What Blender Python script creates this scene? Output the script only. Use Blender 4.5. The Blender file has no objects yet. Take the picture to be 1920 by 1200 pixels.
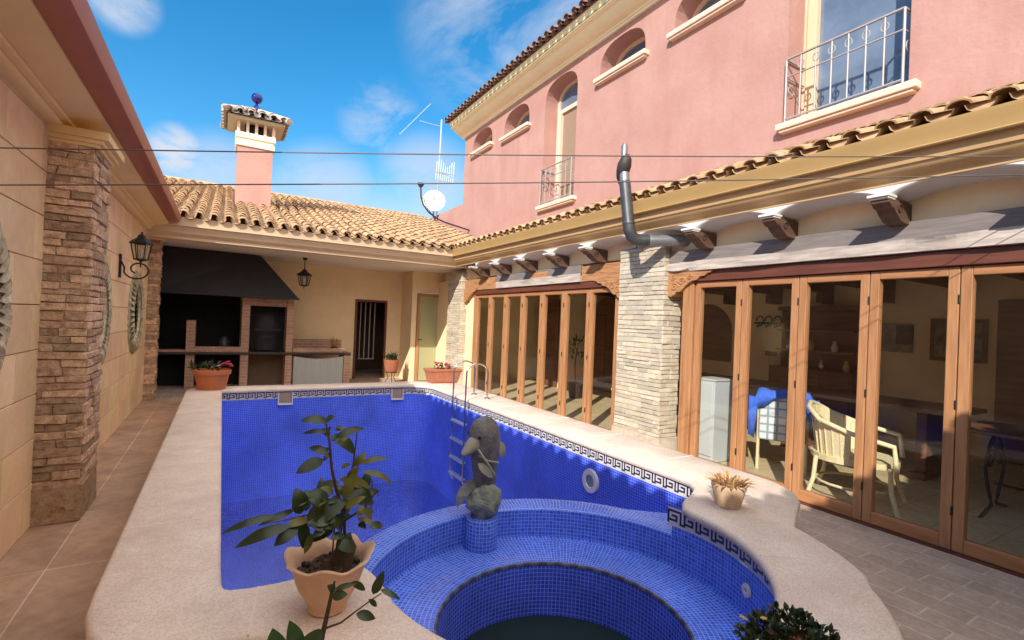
import bpy, math, random
from mathutils import Vector, Matrix, noise
rnd = random.Random(7)
sc = bpy.context.scene
COL = sc.collection
PI = math.pi
R = math.radians

# ------------------------------------------------------------------ materials
def nodes_of(name):
    m = bpy.data.materials.new(name); m.use_nodes = True
    nt = m.node_tree; nt.nodes.clear()
    out = nt.nodes.new('ShaderNodeOutputMaterial')
    b = nt.nodes.new('ShaderNodeBsdfPrincipled')
    nt.links.new(b.outputs[0], out.inputs[0])
    return m, nt, b, out
def N(nt, t, **kw):
    n = nt.nodes.new(t)
    for k, v in kw.items():
        if k.startswith('i_'): n.inputs[k[2:].replace('_', ' ')].default_value = v
        else: setattr(n, k, v)
    return n
def mix(nt, fac, a, b, blend='MIX'):
    n = nt.nodes.new('ShaderNodeMix'); n.data_type = 'RGBA'; n.blend_type = blend
    for s, v in ((0, fac), (6, a), (7, b)):
        if hasattr(v, 'links'): nt.links.new(v, n.inputs[s])
        else: n.inputs[s].default_value = v if s == 0 or len(v) == 4 else (*v, 1)
    return n.outputs[2]
def c4(c, k=1.0): return (c[0]*k, c[1]*k, c[2]*k, 1)
def noise_node(nt, scale, detail=4, rough=.55, vec=None, stretch=None):
    n = N(nt, 'ShaderNodeTexNoise'); n.inputs['Scale'].default_value = scale
    n.inputs['Detail'].default_value = detail; n.inputs['Roughness'].default_value = rough
    if vec is None:
        vec = N(nt, 'ShaderNodeTexCoord').outputs['Object']
    if stretch:
        mp = N(nt, 'ShaderNodeMapping'); mp.inputs['Scale'].default_value = stretch
        nt.links.new(vec, mp.inputs[0]); vec = mp.outputs[0]
    nt.links.new(vec, n.inputs['Vector'])
    return n
def ramp(nt, src, p0, p1, a=(0,0,0,1), b=(1,1,1,1)):
    r = N(nt, 'ShaderNodeValToRGB'); e = r.color_ramp.elements
    e[0].position = p0; e[1].position = p1; e[0].color = a; e[1].color = b
    nt.links.new(src, r.inputs[0]); return r.outputs[0]
def bump(nt, b, src, strength, dist=.01):
    n = N(nt, 'ShaderNodeBump'); n.inputs['Strength'].default_value = strength
    n.inputs['Distance'].default_value = dist
    nt.links.new(src, n.inputs['Height']); nt.links.new(n.outputs[0], b.inputs['Normal'])
    return n
def M(name, col, rough=.7, var=.15, ns=6, bs=60, bstr=.2, bdist=.004, metal=0, spec=.5, col2=None, stain=None, stain_s=2.5,
      stain_t=(.55,.75), stretch=None, transl=0, sst=None):
    m, nt, b, out = nodes_of(name)
    n1 = noise_node(nt, ns, 5, .6, stretch=stretch)
    f = ramp(nt, n1.outputs[0], .3, .7)
    c = mix(nt, f, c4(col, 1-var), c4(col2, 1) if col2 else c4(col, 1+var))
    if stain:
        n3 = noise_node(nt, stain_s, 8, .65, stretch=sst)
        c = mix(nt, ramp(nt, n3.outputs[0], *stain_t), c, c4(stain))
    at = N(nt, 'ShaderNodeAttribute'); at.attribute_name = 'tint'
    c = mix(nt, 1.0, c, at.outputs[0], 'MULTIPLY')
    nt.links.new(c, b.inputs['Base Color'])
    b.inputs['Roughness'].default_value = rough; b.inputs['Metallic'].default_value = metal
    b.inputs['Specular IOR Level'].default_value = spec
    if bstr:
        n2 = noise_node(nt, bs, 4, .6, stretch=stretch); bump(nt, b, n2.outputs[0], bstr, bdist)
    if transl:
        t = N(nt, 'ShaderNodeBsdfTranslucent'); nt.links.new(c, t.inputs[0])
        ms = N(nt, 'ShaderNodeMixShader'); ms.inputs[0].default_value = transl
        nt.links.new(b.outputs[0], ms.inputs[1]); nt.links.new(t.outputs[0], ms.inputs[2])
        nt.links.new(ms.outputs[0], out.inputs[0])
    return m
def tile_mat(name, c1, c2, grout, w, h, mortar, rough=.3, offset=0.0, bstr=.4, var=.25, ns=1.2, wobble=0, spec=.5, fine=0):
    m, nt, b, out = nodes_of(name)
    uv = N(nt, 'ShaderNodeTexCoord').outputs['UV']
    br = N(nt, 'ShaderNodeTexBrick'); br.offset = offset; br.squash = 1
    for k, v in (('Scale', 1), ('Mortar Size', mortar), ('Mortar Smooth', .2), ('Bias', 0), ('Brick Width', w), ('Row Height', h)):
        br.inputs[k].default_value = v
    br.inputs['Color1'].default_value = c4(c1); br.inputs['Color2'].default_value = c4(c2); br.inputs['Mortar'].default_value = c4(grout)
    nt.links.new(uv, br.inputs['Vector'])
    n = noise_node(nt, ns, 5, .6)
    lo = ramp(nt, n.outputs[0], .3, .7, c4((1,1,1), 1-var), c4((1,1,1), 1+var))
    c = mix(nt, 1.0, br.outputs[0], lo, 'MULTIPLY')
    if fine:
        n2 = noise_node(nt, fine, 5, .7)
        c = mix(nt, 1.0, c, ramp(nt, n2.outputs[0], .3, .7, (.8,.8,.8,1), (1.15,1.15,1.15,1)), 'MULTIPLY')
    at = N(nt, 'ShaderNodeAttribute'); at.attribute_name = 'tint'
    c = mix(nt, 1.0, c, at.outputs[0], 'MULTIPLY')
    nt.links.new(c, b.inputs['Base Color'])
    b.inputs['Specular IOR Level'].default_value = spec
    rr = ramp(nt, br.outputs['Fac'], 0, 1, c4((1,1,1), rough), (.8,.8,.8,1)); nt.links.new(rr, b.inputs['Roughness'])
    inv = N(nt, 'ShaderNodeMath', operation='SUBTRACT'); inv.inputs[0].default_value = 1; nt.links.new(br.outputs['Fac'], inv.inputs[1])
    bump(nt, b, inv.outputs[0], bstr, .003)
    return m
def glass(name, tint=(1,1,1), rough=.03, ior=1.5):
    m, nt, b, out = nodes_of(name); nt.nodes.remove(b)
    t = N(nt, 'ShaderNodeBsdfTransparent'); t.inputs[0].default_value = c4(tint)
    g = N(nt, 'ShaderNodeBsdfGlossy'); g.inputs['Roughness'].default_value = rough
    ge = N(nt, 'ShaderNodeNewGeometry'); mr = N(nt, 'ShaderNodeMapRange'); nt.links.new(ge.outputs['Backfacing'], mr.inputs[0])
    mr.inputs[3].default_value = ior; mr.inputs[4].default_value = 1/ior      # thin sheet: same fresnel from either side
    fr = N(nt, 'ShaderNodeFresnel'); nt.links.new(mr.outputs[0], fr.inputs[0])
    mm = N(nt, 'ShaderNodeMath', operation='MULTIPLY'); mm.inputs[1].default_value = 1.5; mm.use_clamp = True
    nt.links.new(fr.outputs[0], mm.inputs[0])
    ms = N(nt, 'ShaderNodeMixShader'); nt.links.new(mm.outputs[0], ms.inputs[0])
    nt.links.new(t.outputs[0], ms.inputs[1]); nt.links.new(g.outputs[0], ms.inputs[2]); nt.links.new(ms.outputs[0], out.inputs[0])
    return m
def wood(name, c1, c2, rough=.45, axis=2, s=14):
    m, nt, b, out = nodes_of(name)
    st = [s, s, s]; st[axis] = s*.08
    n1 = noise_node(nt, 1.6, 6, .65, stretch=st)
    c = mix(nt, ramp(nt, n1.outputs[0], .32, .68), c4(c1), c4(c2))
    at = N(nt, 'ShaderNodeAttribute'); at.attribute_name = 'tint'
    c = mix(nt, 1.0, c, at.outputs[0], 'MULTIPLY')
    nt.links.new(c, b.inputs['Base Color']); b.inputs['Roughness'].default_value = rough
    bump(nt, b, n1.outputs[0], .25, .003)
    return m
def water(name, col, rough=.04):
    m, nt, b, out = nodes_of(name)
    n1 = noise_node(nt, 2.5, 4, .5)
    c = mix(nt, n1.outputs[0], c4(col, .6), c4(col, 1.4)); nt.links.new(c, b.inputs['Base Color'])
    b.inputs['Roughness'].default_value = rough; b.inputs['IOR'].default_value = 1.33
    n2 = noise_node(nt, 3, 2, .5); bump(nt, b, n2.outputs[0], .12, .01)
    return m

mt = {}
mt['coping'] = M('coping_stone', (.72,.59,.50), .6, .08, 5, 220, .15, .002, col2=(.78,.67,.575), stain=(.54,.42,.345), stain_s=2.2, stain_t=(.48,.85))
def speckle(m):
    nt = m.node_tree; b = next(n for n in nt.nodes if n.type == 'BSDF_PRINCIPLED')
    src = b.inputs['Base Color'].links[0].from_socket
    n = noise_node(nt, 130, 3, .7)
    nt.links.new(mix(nt, 1.0, src, ramp(nt, n.outputs[0], .35, .65, (.80,.79,.78,1), (1.12,1.12,1.12,1)), 'MULTIPLY'), b.inputs['Base Color'])
speckle(mt['coping'])
mt['fascia_joint'] = M('pale_joint', (.80,.70,.63), .8, .05)
mt['mosaic'] = tile_mat('blue_mosaic', (.030,.085,.56), (.065,.165,.78), (.30,.42,.84), .024, .024, .0016, .18, var=.26)
mt['mosaic_deep'] = tile_mat('deep_blue_mosaic', (.036,.080,.72), (.055,.115,.84), (.24,.36,.92), .024, .024, .0018, .22, var=.3)
mt['key_white'] = M('border_white', (.62,.60,.60), .35, .08, 30, 40, .1)
mt['key_dark'] = M('border_navy', (.018,.020,.05), .3, .2, 30, 40, .1)
mt['trim_dark'] = M('dark_edge_tile', (.05,.05,.09), .3, .5, 60, 40, .1)
mt['trim_mid'] = M('grey_edge_tile', (.10,.11,.18), .3, .3, 60, 40, .1)
mt['white_plastic'] = M('white_plastic', (.72,.72,.70), .35, .04, 8, 40, .03)
mt['grey_lens'] = M('grey_lens', (.25,.30,.36), .15, .1, 20, 40, .03)
mt['skim'] = M('skimmer_flap', (.33,.24,.19), .5, .15, 10, 40, .05)
mt['pool_water'] = water('pool_water', (.035,.055,.34), .06)
def clear_water(name, tint):
    m, nt, b, out = nodes_of(name); nt.nodes.remove(b)
    t = N(nt,'ShaderNodeBsdfTransparent'); t.inputs[0].default_value=c4(tint); g = N(nt,'ShaderNodeBsdfGlossy'); g.inputs['Roughness'].default_value=.02
    n1 = noise_node(nt, 5, 3, .5); bp = N(nt,'ShaderNodeBump'); bp.inputs['Strength'].default_value=.10; bp.inputs['Distance'].default_value=.02
    nt.links.new(n1.outputs[0],bp.inputs['Height']); nt.links.new(bp.outputs[0],g.inputs['Normal'])
    fr = N(nt,'ShaderNodeFresnel'); fr.inputs[0].default_value=1.33; nt.links.new(bp.outputs[0],fr.inputs['Normal'])
    ms = N(nt,'ShaderNodeMixShader'); nt.links.new(fr.outputs[0],ms.inputs[0]); nt.links.new(t.outputs[0],ms.inputs[1]); nt.links.new(g.outputs[0],ms.inputs[2]); nt.links.new(ms.outputs[0],out.inputs[0])
    return m
mt['clear_water'] = clear_water('clear_pool_water', (.62,.72,.90))
mt['spa_water'] = water('spa_water', (.016,.028,.024), .05)
mt['ashlar'] = M('ochre_ashlar', (.80,.59,.33), .8, .10, 5, 30, .5, .006, col2=(.88,.68,.42), stain=(.70,.46,.31), stain_s=1.3, stain_t=(.42,.75))
mt['joint'] = M('ochre_joint', (.26,.155,.08), .9, .1)
mt['cornice_l'] = M('ochre_plaster', (.84,.63,.30), .7, .06, 2, 80, .12, .002)
mt['brick_old'] = M('old_brick', (.58,.35,.21), .9, .25, 22, 70, 1.0, .012, col2=(.78,.56,.38), stain=(.27,.14,.07), stain_s=16, stain_t=(.55,.72))
mt['mortar_old'] = M('old_mortar', (.40,.28,.18), .95, .15, 14, 60, .6, .006)
mt['stone'] = M('pale_stone_brick', (.54,.455,.335), .85, .12, 14, 60, .6, .007, col2=(.58,.52,.42), stain=(.36,.29,.21), stain_s=9, stain_t=(.58,.78))
mt['mortar_pale'] = M('pale_mortar', (.50,.43,.33), .95, .1, 14, 60, .4)
mt['gutter_red'] = M('red_brown_gutter', (.40,.14,.085), .45, .08, 4, 80, .05)
mt['gutter_dark'] = M('gutter_gap', (.09,.045,.03), .7, .1)
mt['gutter_ochre'] = M('ochre_gutter', (.40,.25,.095), .5, .05, 3, 80, .06)
mt['fascia_ochre'] = M('ochre_fascia', (.58,.37,.17), .7, .06, 3, 80, .1)
mt['fascia_cream'] = M('cream_fascia', (.66,.50,.33), .7, .06, 3, 80, .1)
mt['white_plaster'] = M('white_plaster', (.66,.64,.62), .8, .05, 3, 80, .12)
mt['cream_wall'] = M('cream_plaster', (.84,.66,.41), .85, .06, 2.5, 60, .25, .004, stain=(.74,.55,.32), stain_s=1.3)
mt['ceiling'] = M('ceiling_plaster', (.76,.68,.62), .85, .05, 2, 60, .1)
mt['pink'] = M('pink_render', (.43,.225,.19), .9, .05, 1.4, 14, .6, .010, col2=(.475,.275,.235), stain=(.385,.195,.162), stain_s=1.6, stain_t=(.50,.80), sst=(1.6,1.6,.35))
mt['pink_trim'] = M('sill_plaster', (.74,.56,.44), .8, .05, 5, 60, .1)
mt['cornice_c'] = M('cream_cornice', (.88,.80,.56), .6, .05, 3, 60, .08)
mt['tile'] = M('roof_tile_buff', (.47,.28,.145), .85, .2, 9, 60, .35, .004, col2=(.56,.375,.215), stain=(.27,.18,.12), stain_s=5, stain_t=(.58,.75))
mt['tile_shade_side'] = M('roof_tile_shade_side', (.20,.12,.10), .85, .25, 9, 60, .35, .004)  # shade on the upper roof's visible side put into a darker tile colour
mt['tile_cap'] = M('chimney_tile_grey', (.42,.36,.33), .7, .3, 9, 60, .3)
mt['wood'] = wood('varnished_wood', (.30,.135,.058), (.49,.25,.118), .38)
mt['wood_h'] = wood('varnished_wood_rail', (.30,.125,.05), (.48,.225,.10), .4, axis=1)
mt['wood_dark'] = wood('dark_red_wood', (.10,.03,.018), (.16,.05,.028), .45, axis=1)
mt['beam_dark_grey'] = wood('dark_grey_timber', (.15,.125,.12), (.24,.205,.195), .85, axis=1, s=22)
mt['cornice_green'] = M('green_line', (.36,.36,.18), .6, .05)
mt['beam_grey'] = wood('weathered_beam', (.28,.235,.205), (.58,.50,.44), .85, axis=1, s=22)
mt['beam_brown'] = wood('dark_beam', (.075,.04,.026), (.15,.08,.05), .7, axis=0)
mt['carved'] = wood('carved_orange_wood', (.26,.11,.045), (.50,.26,.115), .7, axis=1, s=30)
mt['furn'] = wood('walnut_furniture', (.11,.045,.025), (.20,.09,.05), .4, axis=1)
mt['furn_mid'] = wood('table_wood', (.22,.12,.07), (.32,.19,.11), .5, axis=1)
mt['iron'] = M('black_iron', (.02,.018,.017), .5, .3, 20, 80, .2, metal=.3)
mt['iron_grey'] = M('grey_painted_iron', (.34,.31,.31), .45, .1, 20, 80, .1)
mt['steel'] = M('galvanised_steel', (.26,.265,.28), .42, .2, 8, 60, .15, metal=.6)
mt['steel_dark'] = M('dark_flue_steel', (.075,.078,.085), .45, .2, 10, 60, .2, metal=.45)
mt['chrome'] = M('chrome', (.60,.61,.60), .22, .03, 8, 40, 0, metal=1)
mt['cowl'] = M('sooty_cowl', (.035,.026,.024), .6, .3)
mt['black'] = M('soot_black', (.012,.010,.010), .9, .4, 5, 40, .2)
mt['hood'] = M('charcoal_hood', (.018,.017,.019), .6, .2, 4, 60, .15)
mt['brick_red'] = tile_mat('small_red_brick', (.42,.22,.15), (.50,.30,.21), (.50,.40,.32), .22, .062, .007, .85, offset=.5, bstr=.6, fine=40)
mt['slab'] = M('dark_stone_slab', (.045,.032,.025), .35, .2, 20)
mt['terra'] = M('terracotta', (.50,.155,.055), .7, .1, 10, 60, .15)
mt['terra_dark'] = M('aged_terracotta', (.36,.13,.07), .8, .15, 10, 60, .2)
mt['pale_terra'] = M('pale_terracotta', (.72,.49,.33), .75, .12, 10, 60, .2, stain=(.60,.30,.16), stain_s=7, stain_t=(.5,.75))
mt['sand_pot'] = M('sandstone_pot', (.56,.40,.26), .85, .12, 14, 60, .3)
mt['soil'] = M('soil', (.06,.04,.028), .95, .4, 40, 90, 1, .01)
mt['leaf'] = M('glossy_dark_leaf', (.028,.055,.018), .32, .35, 14, 30, .1, transl=.25, col2=(.05,.085,.025))
mt['leaf_y'] = M('yellowing_leaf', (.14,.14,.03), .4, .35, 14, 30, .1, transl=.3)
mt['leaf_g'] = M('fresh_green_leaf', (.05,.115,.03), .35, .3, 14, 30, .1, transl=.3)
mt['leaf_s'] = M('shrub_leaf', (.022,.04,.014), .4, .4, 14, 30, .1, transl=.2)
mt['leaf_p'] = M('pot_foliage', (.05,.085,.03), .6, .4, 14, 30, .1, transl=.25)
mt['twig'] = M('brown_twig', (.075,.045,.025), .8, .3, 30)
mt['succ'] = M('dry_succulent', (.52,.32,.16), .7, .3, 20, transl=.15)
mt['petal_pink'] = M('pink_petal', (.75,.10,.22), .6, .2, 20, transl=.3)
mt['petal_white'] = M('pale_petal', (.75,.55,.5), .6, .2, 20, transl=.3)
mt['petal_yellow'] = M('yellow_petal', (.75,.52,.12), .6, .2, 20, transl=.3)
mt['rock'] = M('lichen_rock', (.27,.31,.23), .9, .35, 20, 50, 1, .02, col2=(.42,.46,.36))
mt['bronze'] = M('patinated_stone', (.11,.11,.115), .55, .35, 12, 45, .9, .012, col2=(.20,.20,.195), stain=(.17,.10,.08), stain_s=4)
mt['belly'] = M('pale_worn_stone', (.33,.31,.24), .8, .2, 12, 50, .4)
mt['curtain'] = M('grey_cloth', (.46,.47,.44), .9, .08, 30, 200, .2)
mt['towel'] = M('blue_towel', (.05,.14,.62), .95, .2, 18, 240, .6, .004)
mt['wicker'] = M('cream_wicker', (.70,.60,.36), .7, .15, 60, 130, .5, .004)
mt['check'] = tile_mat('checked_cushion', (.62,.66,.68), (.70,.72,.72), (.26,.34,.42), .09, .09, .012, .9, bstr=0, var=.05)
mt['freezer'] = M('grey_panel', (.50,.54,.55), .4, .04, 2, 40, .03)
mt['picture'] = M('faded_print', (.32,.27,.20), .6, .5, 7, 40, 0, col2=(.52,.48,.40))
mt['lampglass'] = glass('lantern_glass', (.85,.85,.8), .1)
mt['pane'] = glass('window_glass', (.97,.98,.97), .06)
mt['pane_up'] = M('upper_window_glass', (.10,.15,.25), .06, .3, 1.2, 40, 0, spec=.9, col2=(.20,.25,.33))
mt['frost'] = M('frosted_door_panel', (.36,.36,.20), .45, .05, 2, 60, .05)
mt['blind'] = M('tan_blind', (.30,.20,.14), .7, .08, 3, 60, .1, stretch=(1,1,30))
m, nt, b, out = nodes_of('silver_mirror'); b.inputs['Base Color'].default_value = (.82,.85,.82,1); b.inputs['Metallic'].default_value = 1; b.inputs['Roughness'].default_value = .03
mt['mirror'] = m
mt['verdigris'] = M('verdigris_frame', (.36,.30,.18), .6, .35, 20, 60, .5, .006, col2=(.58,.55,.38), stain=(.24,.15,.09), stain_s=9)
mt['blue_glaze'] = M('blue_glazed_ball', (.008,.015,.14), .08, .1)
mt['cream_metal'] = M('cream_dish', (.80,.77,.66), .4, .04, 3, 40, .03)
mt['alu'] = M('aluminium', (.62,.65,.68), .35, .05, 8, 40, 0, metal=.6)
mt['cable'] = M('black_cable', (.03,.03,.032), .5, .1)
mt['line'] = M('grey_wire', (.10,.085,.08), .5, .1)
mt['paver'] = tile_mat('grey_paving_stone', (.40,.31,.245), (.48,.375,.30), (.56,.46,.38), .33, .165, .006, .7, offset=.5, bstr=.5, var=.16, ns=4, fine=30)
mt['path'] = tile_mat('brown_floor_tile', (.42,.27,.185), (.49,.31,.205), (.60,.44,.32), .92, .40, .005, .5, bstr=.4, var=.28, ns=2.2, fine=12)
mt['inner_floor'] = tile_mat('tan_indoor_tile', (.58,.45,.26), (.64,.51,.31), (.46,.36,.21), .33, .33, .006, .45, bstr=.3, var=.12, ns=3, fine=20)
mt['ground'] = M('dry_ground', (.30,.24,.17), .95, .2, .5, 20, .2)
mt['room_wall'] = M('room_plaster', (.90,.73,.47), .85, .06, 2, 60, .1)
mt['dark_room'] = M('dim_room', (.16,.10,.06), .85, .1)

# ------------------------------------------------------------------ mesh builder
W = {}
class MB:
    def __init__(s): s.v=[]; s.f=[]; s.m=[]; s.uv=[]; s.t=[]
    def add(s, vs, fs, mat=0, tint=(1,1,1), uvs=None):
        o = len(s.v); s.v.extend([tuple(v) for v in vs])
        for i, f in enumerate(fs):
            s.f.append(tuple(o+k for k in f)); s.m.append(mat); s.t.append(tint)
            s.uv.append(uvs[i] if uvs else None)
        return s
    def quad(s, a, b, c, d, mat=0, tint=(1,1,1), uv=None): return s.add([a,b,c,d], [(0,1,2,3)], mat, tint, [uv] if uv else None)
    def poly(s, pts, mat=0, tint=(1,1,1), uv=None): return s.add(pts, [tuple(range(len(pts)))], mat, tint, [uv] if uv else None)
    def box(s, x0,x1,y0,y1,z0,z1, mat=0, tint=(1,1,1), j=0):
        x0,x1=min(x0,x1),max(x0,x1); y0,y1=min(y0,y1),max(y0,y1); z0,z1=min(z0,z1),max(z0,z1)
        P=[(x,y,z) for x in (x0,x1) for y in (y0,y1) for z in (z0,z1)]
        if j: P=[tuple(c+rnd.uniform(-j,j) for c in p) for p in P]
        return s.add(P, [(0,1,3,2),(4,6,7,5),(0,4,5,1),(2,3,7,6),(0,2,6,4),(1,5,7,3)], mat, tint)
    def obox(s, c, ax, ay, az, mat=0, tint=(1,1,1)):
        c=Vector(c);ax=Vector(ax);ay=Vector(ay);az=Vector(az)
        P=[c+i*ax+j*ay+k*az for i in (-1,1) for j in (-1,1) for k in (-1,1)]
        return s.add(P, [(0,1,3,2),(4,6,7,5),(0,4,5,1),(2,3,7,6),(0,2,6,4),(1,5,7,3)], mat, tint)
    def extrude(s, prof, axis, a, b, mat=0, tint=(1,1,1), cap=True):
        # prof: list of 2D points in the two other axes (in xyz order)
        def P(p, t):
            return (t,p[0],p[1]) if axis=='X' else (p[0],t,p[1]) if axis=='Y' else (p[0],p[1],t)
        n=len(prof); vs=[P(p,a) for p in prof]+[P(p,b) for p in prof]
        fs=[(i,(i+1)%n,n+(i+1)%n,n+i) for i in range(n)]
        if cap: fs += [tuple(range(n))[::-1], tuple(range(n,2*n))]
        return s.add(vs, fs, mat, tint)
    def tube(s, pts, r, seg=8, mat=0, tint=(1,1,1), cap=True, closed=False):
        pts=[Vector(p) for p in pts]; n=len(pts)
        rs=r if isinstance(r,(list,tuple)) else [r]*n
        vs=[]; fs=[]; up=None
        for i,p in enumerate(pts):
            a=pts[i-1] if i>0 else (pts[-1] if closed else p); c=pts[i+1] if i<n-1 else (pts[0] if closed else p)
            d=(c-a).normalized() if (c-a).length>1e-9 else Vector((0,0,1))
            if up is None:
                up=Vector((0,0,1)) if abs(d.z)<.9 else Vector((1,0,0))
            x=(up-d*up.dot(d)).normalized(); y=d.cross(x); up=x
            for k in range(seg):
                t=2*PI*k/seg; vs.append(p+(x*math.cos(t)+y*math.sin(t))*rs[i])
        for i in range(n if closed else n-1):
            for k in range(seg):
                k2=(k+1)%seg; i2=(i+1)%n
                fs.append((i*seg+k,i*seg+k2,i2*seg+k2,i2*seg+k))
        if cap and not closed: fs += [tuple(range(seg))[::-1], tuple(range((n-1)*seg,n*seg))]
        return s.add(vs, fs, mat, tint)
    def lathe(s, prof, c, seg=24, mat=0, tint=(1,1,1), a0=0, a1=2*PI, uvm=False, wave=None, sx=1, sy=1):
        full=abs(a1-a0-2*PI)<1e-6; n=len(prof); m=seg if full else seg+1
        vs=[]; fs=[]; uvs=[]; L=[0]
        for i in range(1,n): L.append(L[-1]+math.dist(prof[i],prof[i-1]))
        for k in range(m):
            t=a0+(a1-a0)*k/seg
            for i,(r,z) in enumerate(prof):
                if wave: r,z=wave(r,z,t,i)
                vs.append((c[0]+r*math.cos(t)*sx,c[1]+r*math.sin(t)*sy,c[2]+z))
        for k in range(seg):
            k2=(k+1)%m
            for i in range(n-1):
                fs.append((k*n+i,k2*n+i,k2*n+i+1,k*n+i+1))
                rr=max(prof[i][0],prof[i+1][0]); u0=(a0+(a1-a0)*k/seg)*rr; u1=(a0+(a1-a0)*(k+1)/seg)*rr
                uvs.append(((u0,L[i]),(u1,L[i]),(u1,L[i+1]),(u0,L[i+1])))
        return s.add(vs, fs, mat, tint, uvs if uvm else None)
    def ball(s, c, r, seg=12, mat=0, tint=(1,1,1), sx=1, sy=1, sz=1, jit=0, seed=0):
        n=seg//2; vs=[]; fs=[]
        for i in range(n+1):
            p=PI*i/n
            for k in range(seg):
                t=2*PI*k/seg; d=Vector((math.sin(p)*math.cos(t),math.sin(p)*math.sin(t),math.cos(p)))
                q=r*(1+(jit*noise.noise(d*2.2+Vector((seed,0,0))) if jit else 0))
                vs.append((c[0]+d.x*q*sx,c[1]+d.y*q*sy,c[2]+d.z*q*sz))
        for i in range(n):
            for k in range(seg):
                k2=(k+1)%seg; fs.append((i*seg+k,(i+1)*seg+k,(i+1)*seg+k2,i*seg+k2))
        return s.add(vs, fs, mat, tint)
    def leaf(s, base, tip, w, mat=0, up=(0,0,1), droop=.15, fold=.25, seg=5, tint=(1,1,1), blunt=.5):
        base=Vector(base); tip=Vector(tip); d=tip-base; L=d.length; d.normalize()
        up=Vector(up); side=d.cross(up)
        if side.length<1e-3: side=d.cross(Vector((1,0,0)))
        side.normalize(); nrm=side.cross(d).normalized()
        vs=[]; fs=[]
        for i in range(seg+1):
            t=i/seg; ww=w*.5*(math.sin(PI*t**(.8))**blunt if 0<t<1 else .04)
            p=base+d*L*t+nrm*(L*droop*math.sin(PI*t))
            vs += [p-side*ww+nrm*ww*fold, p, p+side*ww+nrm*ww*fold]
        for i in range(seg):
            a=i*3; fs += [(a,a+3,a+4,a+1),(a+1,a+4,a+5,a+2)]
        return s.add(vs, fs, mat, tint)
    def build(s, name, mats, parent=None, smooth=None, bevel=None, loc=None):
        if not isinstance(mats,(list,tuple)): mats=[mats]
        if parent is not None: o0=W[parent.name]
        elif loc is not None: o0=Vector(loc)
        else:
            xs=[v[0] for v in s.v]; ys=[v[1] for v in s.v]; zs=[v[2] for v in s.v]
            o0=Vector(((min(xs)+max(xs))/2,(min(ys)+max(ys))/2,min(zs)))
        me=bpy.data.meshes.new(name)
        me.from_pydata([(v[0]-o0.x,v[1]-o0.y,v[2]-o0.z) for v in s.v], [], s.f)
        for k in mats: me.materials.append(mt[k])
        me.polygons.foreach_set('material_index', s.m)
        uvs=[]; tc=[]; me.update()
        for p in me.polygons:
            u=s.uv[p.index]; t=s.t[p.index]; n=p.normal
            for q,vi in enumerate(p.vertices):
                tc += (t[0],t[1],t[2],1.0)
                if u: uvs += u[q]
                else:
                    v=s.v[vi]; ax=max(range(3),key=lambda k:abs(n[k]))
                    uvs += (v[1],v[2]) if ax==0 else (v[0],v[2]) if ax==1 else (v[1],v[0])
        me.uv_layers.new(name='UVMap'); me.uv_layers[0].data.foreach_set('uv', uvs)
        me.color_attributes.new('tint','FLOAT_COLOR','CORNER'); me.color_attributes[0].data.foreach_set('color', tc)
        if smooth is not None:
            me.shade_smooth(); me.set_sharp_from_angle(angle=R(smooth))
        o=bpy.data.objects.new(name, me); COL.objects.link(o)
        if parent is not None: o.parent=parent
        else: o.location=o0
        W[o.name]=o0
        if bevel:
            bm=o.modifiers.new('bevel','BEVEL'); bm.width=bevel; bm.segments=2; bm.limit_method='ANGLE'; bm.angle_limit=R(40)
        return o
def tag(o, label, cat, group=None):
    o['label']=label; o['category']=cat
    if group: o['group']=group
    return o
def thing(name, label, cat, loc, group=None):
    o=bpy.data.objects.new(name, None); COL.objects.link(o); o.location=loc; o.empty_display_size=.1
    W[o.name]=Vector(loc); return tag(o, label, cat, group)
def struct(o, kind='structure'): o['kind']=kind; return o
def copy_part(o, parent, off):
    c=o.copy(); COL.objects.link(c); c.parent=parent; c.location=Vector(o.location)+Vector(off); W[c.name]=W[o.name]
    return c
def copy_tree(o, parent, off):
    c=copy_part(o, parent, off)
    for ch in o.children: 
        d=ch.copy(); COL.objects.link(d); d.parent=c
    return c
def rt(a, b): return rnd.uniform(a, b)
def greyt(a, b, hue=.04):
    k=rt(a,b); return (k*(1+rt(-hue,hue)),k,k*(1+rt(-hue,hue)))

def bricks(mb, x0,x1,y0,y1,z0,z1, ch, bl, faces, dep=.05, gap=.008, prot=.012, j=.004, mat=0, core=1, lo=.72, hi=1.18):
    e=.012
    mb.box(x0+e,x1-e,y0+e,y1-e,z0,z1,core)
    z=z0; row=0
    while z<z1-.01:
        h=min(ch*rt(.8,1.25), z1-z)
        if z1-z-h<ch*.4: h=z1-z
        for fc in faces:
            a0,a1=(x0,x1) if fc in ('S','N') else (y0,y1)
            a=a0; first=True
            while a<a1-.01:
                l=bl*rt(.6,1.5)*(.5 if first and row%2 else 1); first=False
                if a1-a-l<bl*.35: l=a1-a
                l=min(l,a1-a); p=rt(-prot*.4,prot); t=greyt(lo,hi)
                b0=a+gap/2; b1=a+l-gap/2
                if fc=='S': mb.box(b0,b1,y0-p,y0+dep,z+gap/2,z+h-gap/2,mat,t,j)
                elif fc=='N': mb.box(b0,b1,y1-dep,y1+p,z+gap/2,z+h-gap/2,mat,t,j)
                elif fc=='W': mb.box(x0-p,x0+dep,b0,b1,z+gap/2,z+h-gap/2,mat,t,j)
                elif fc=='E': mb.box(x1-dep,x1+p,b0,b1,z+gap/2,z+h-gap/2,mat,t,j)
                a+=l
        z+=h; row+=1

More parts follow.
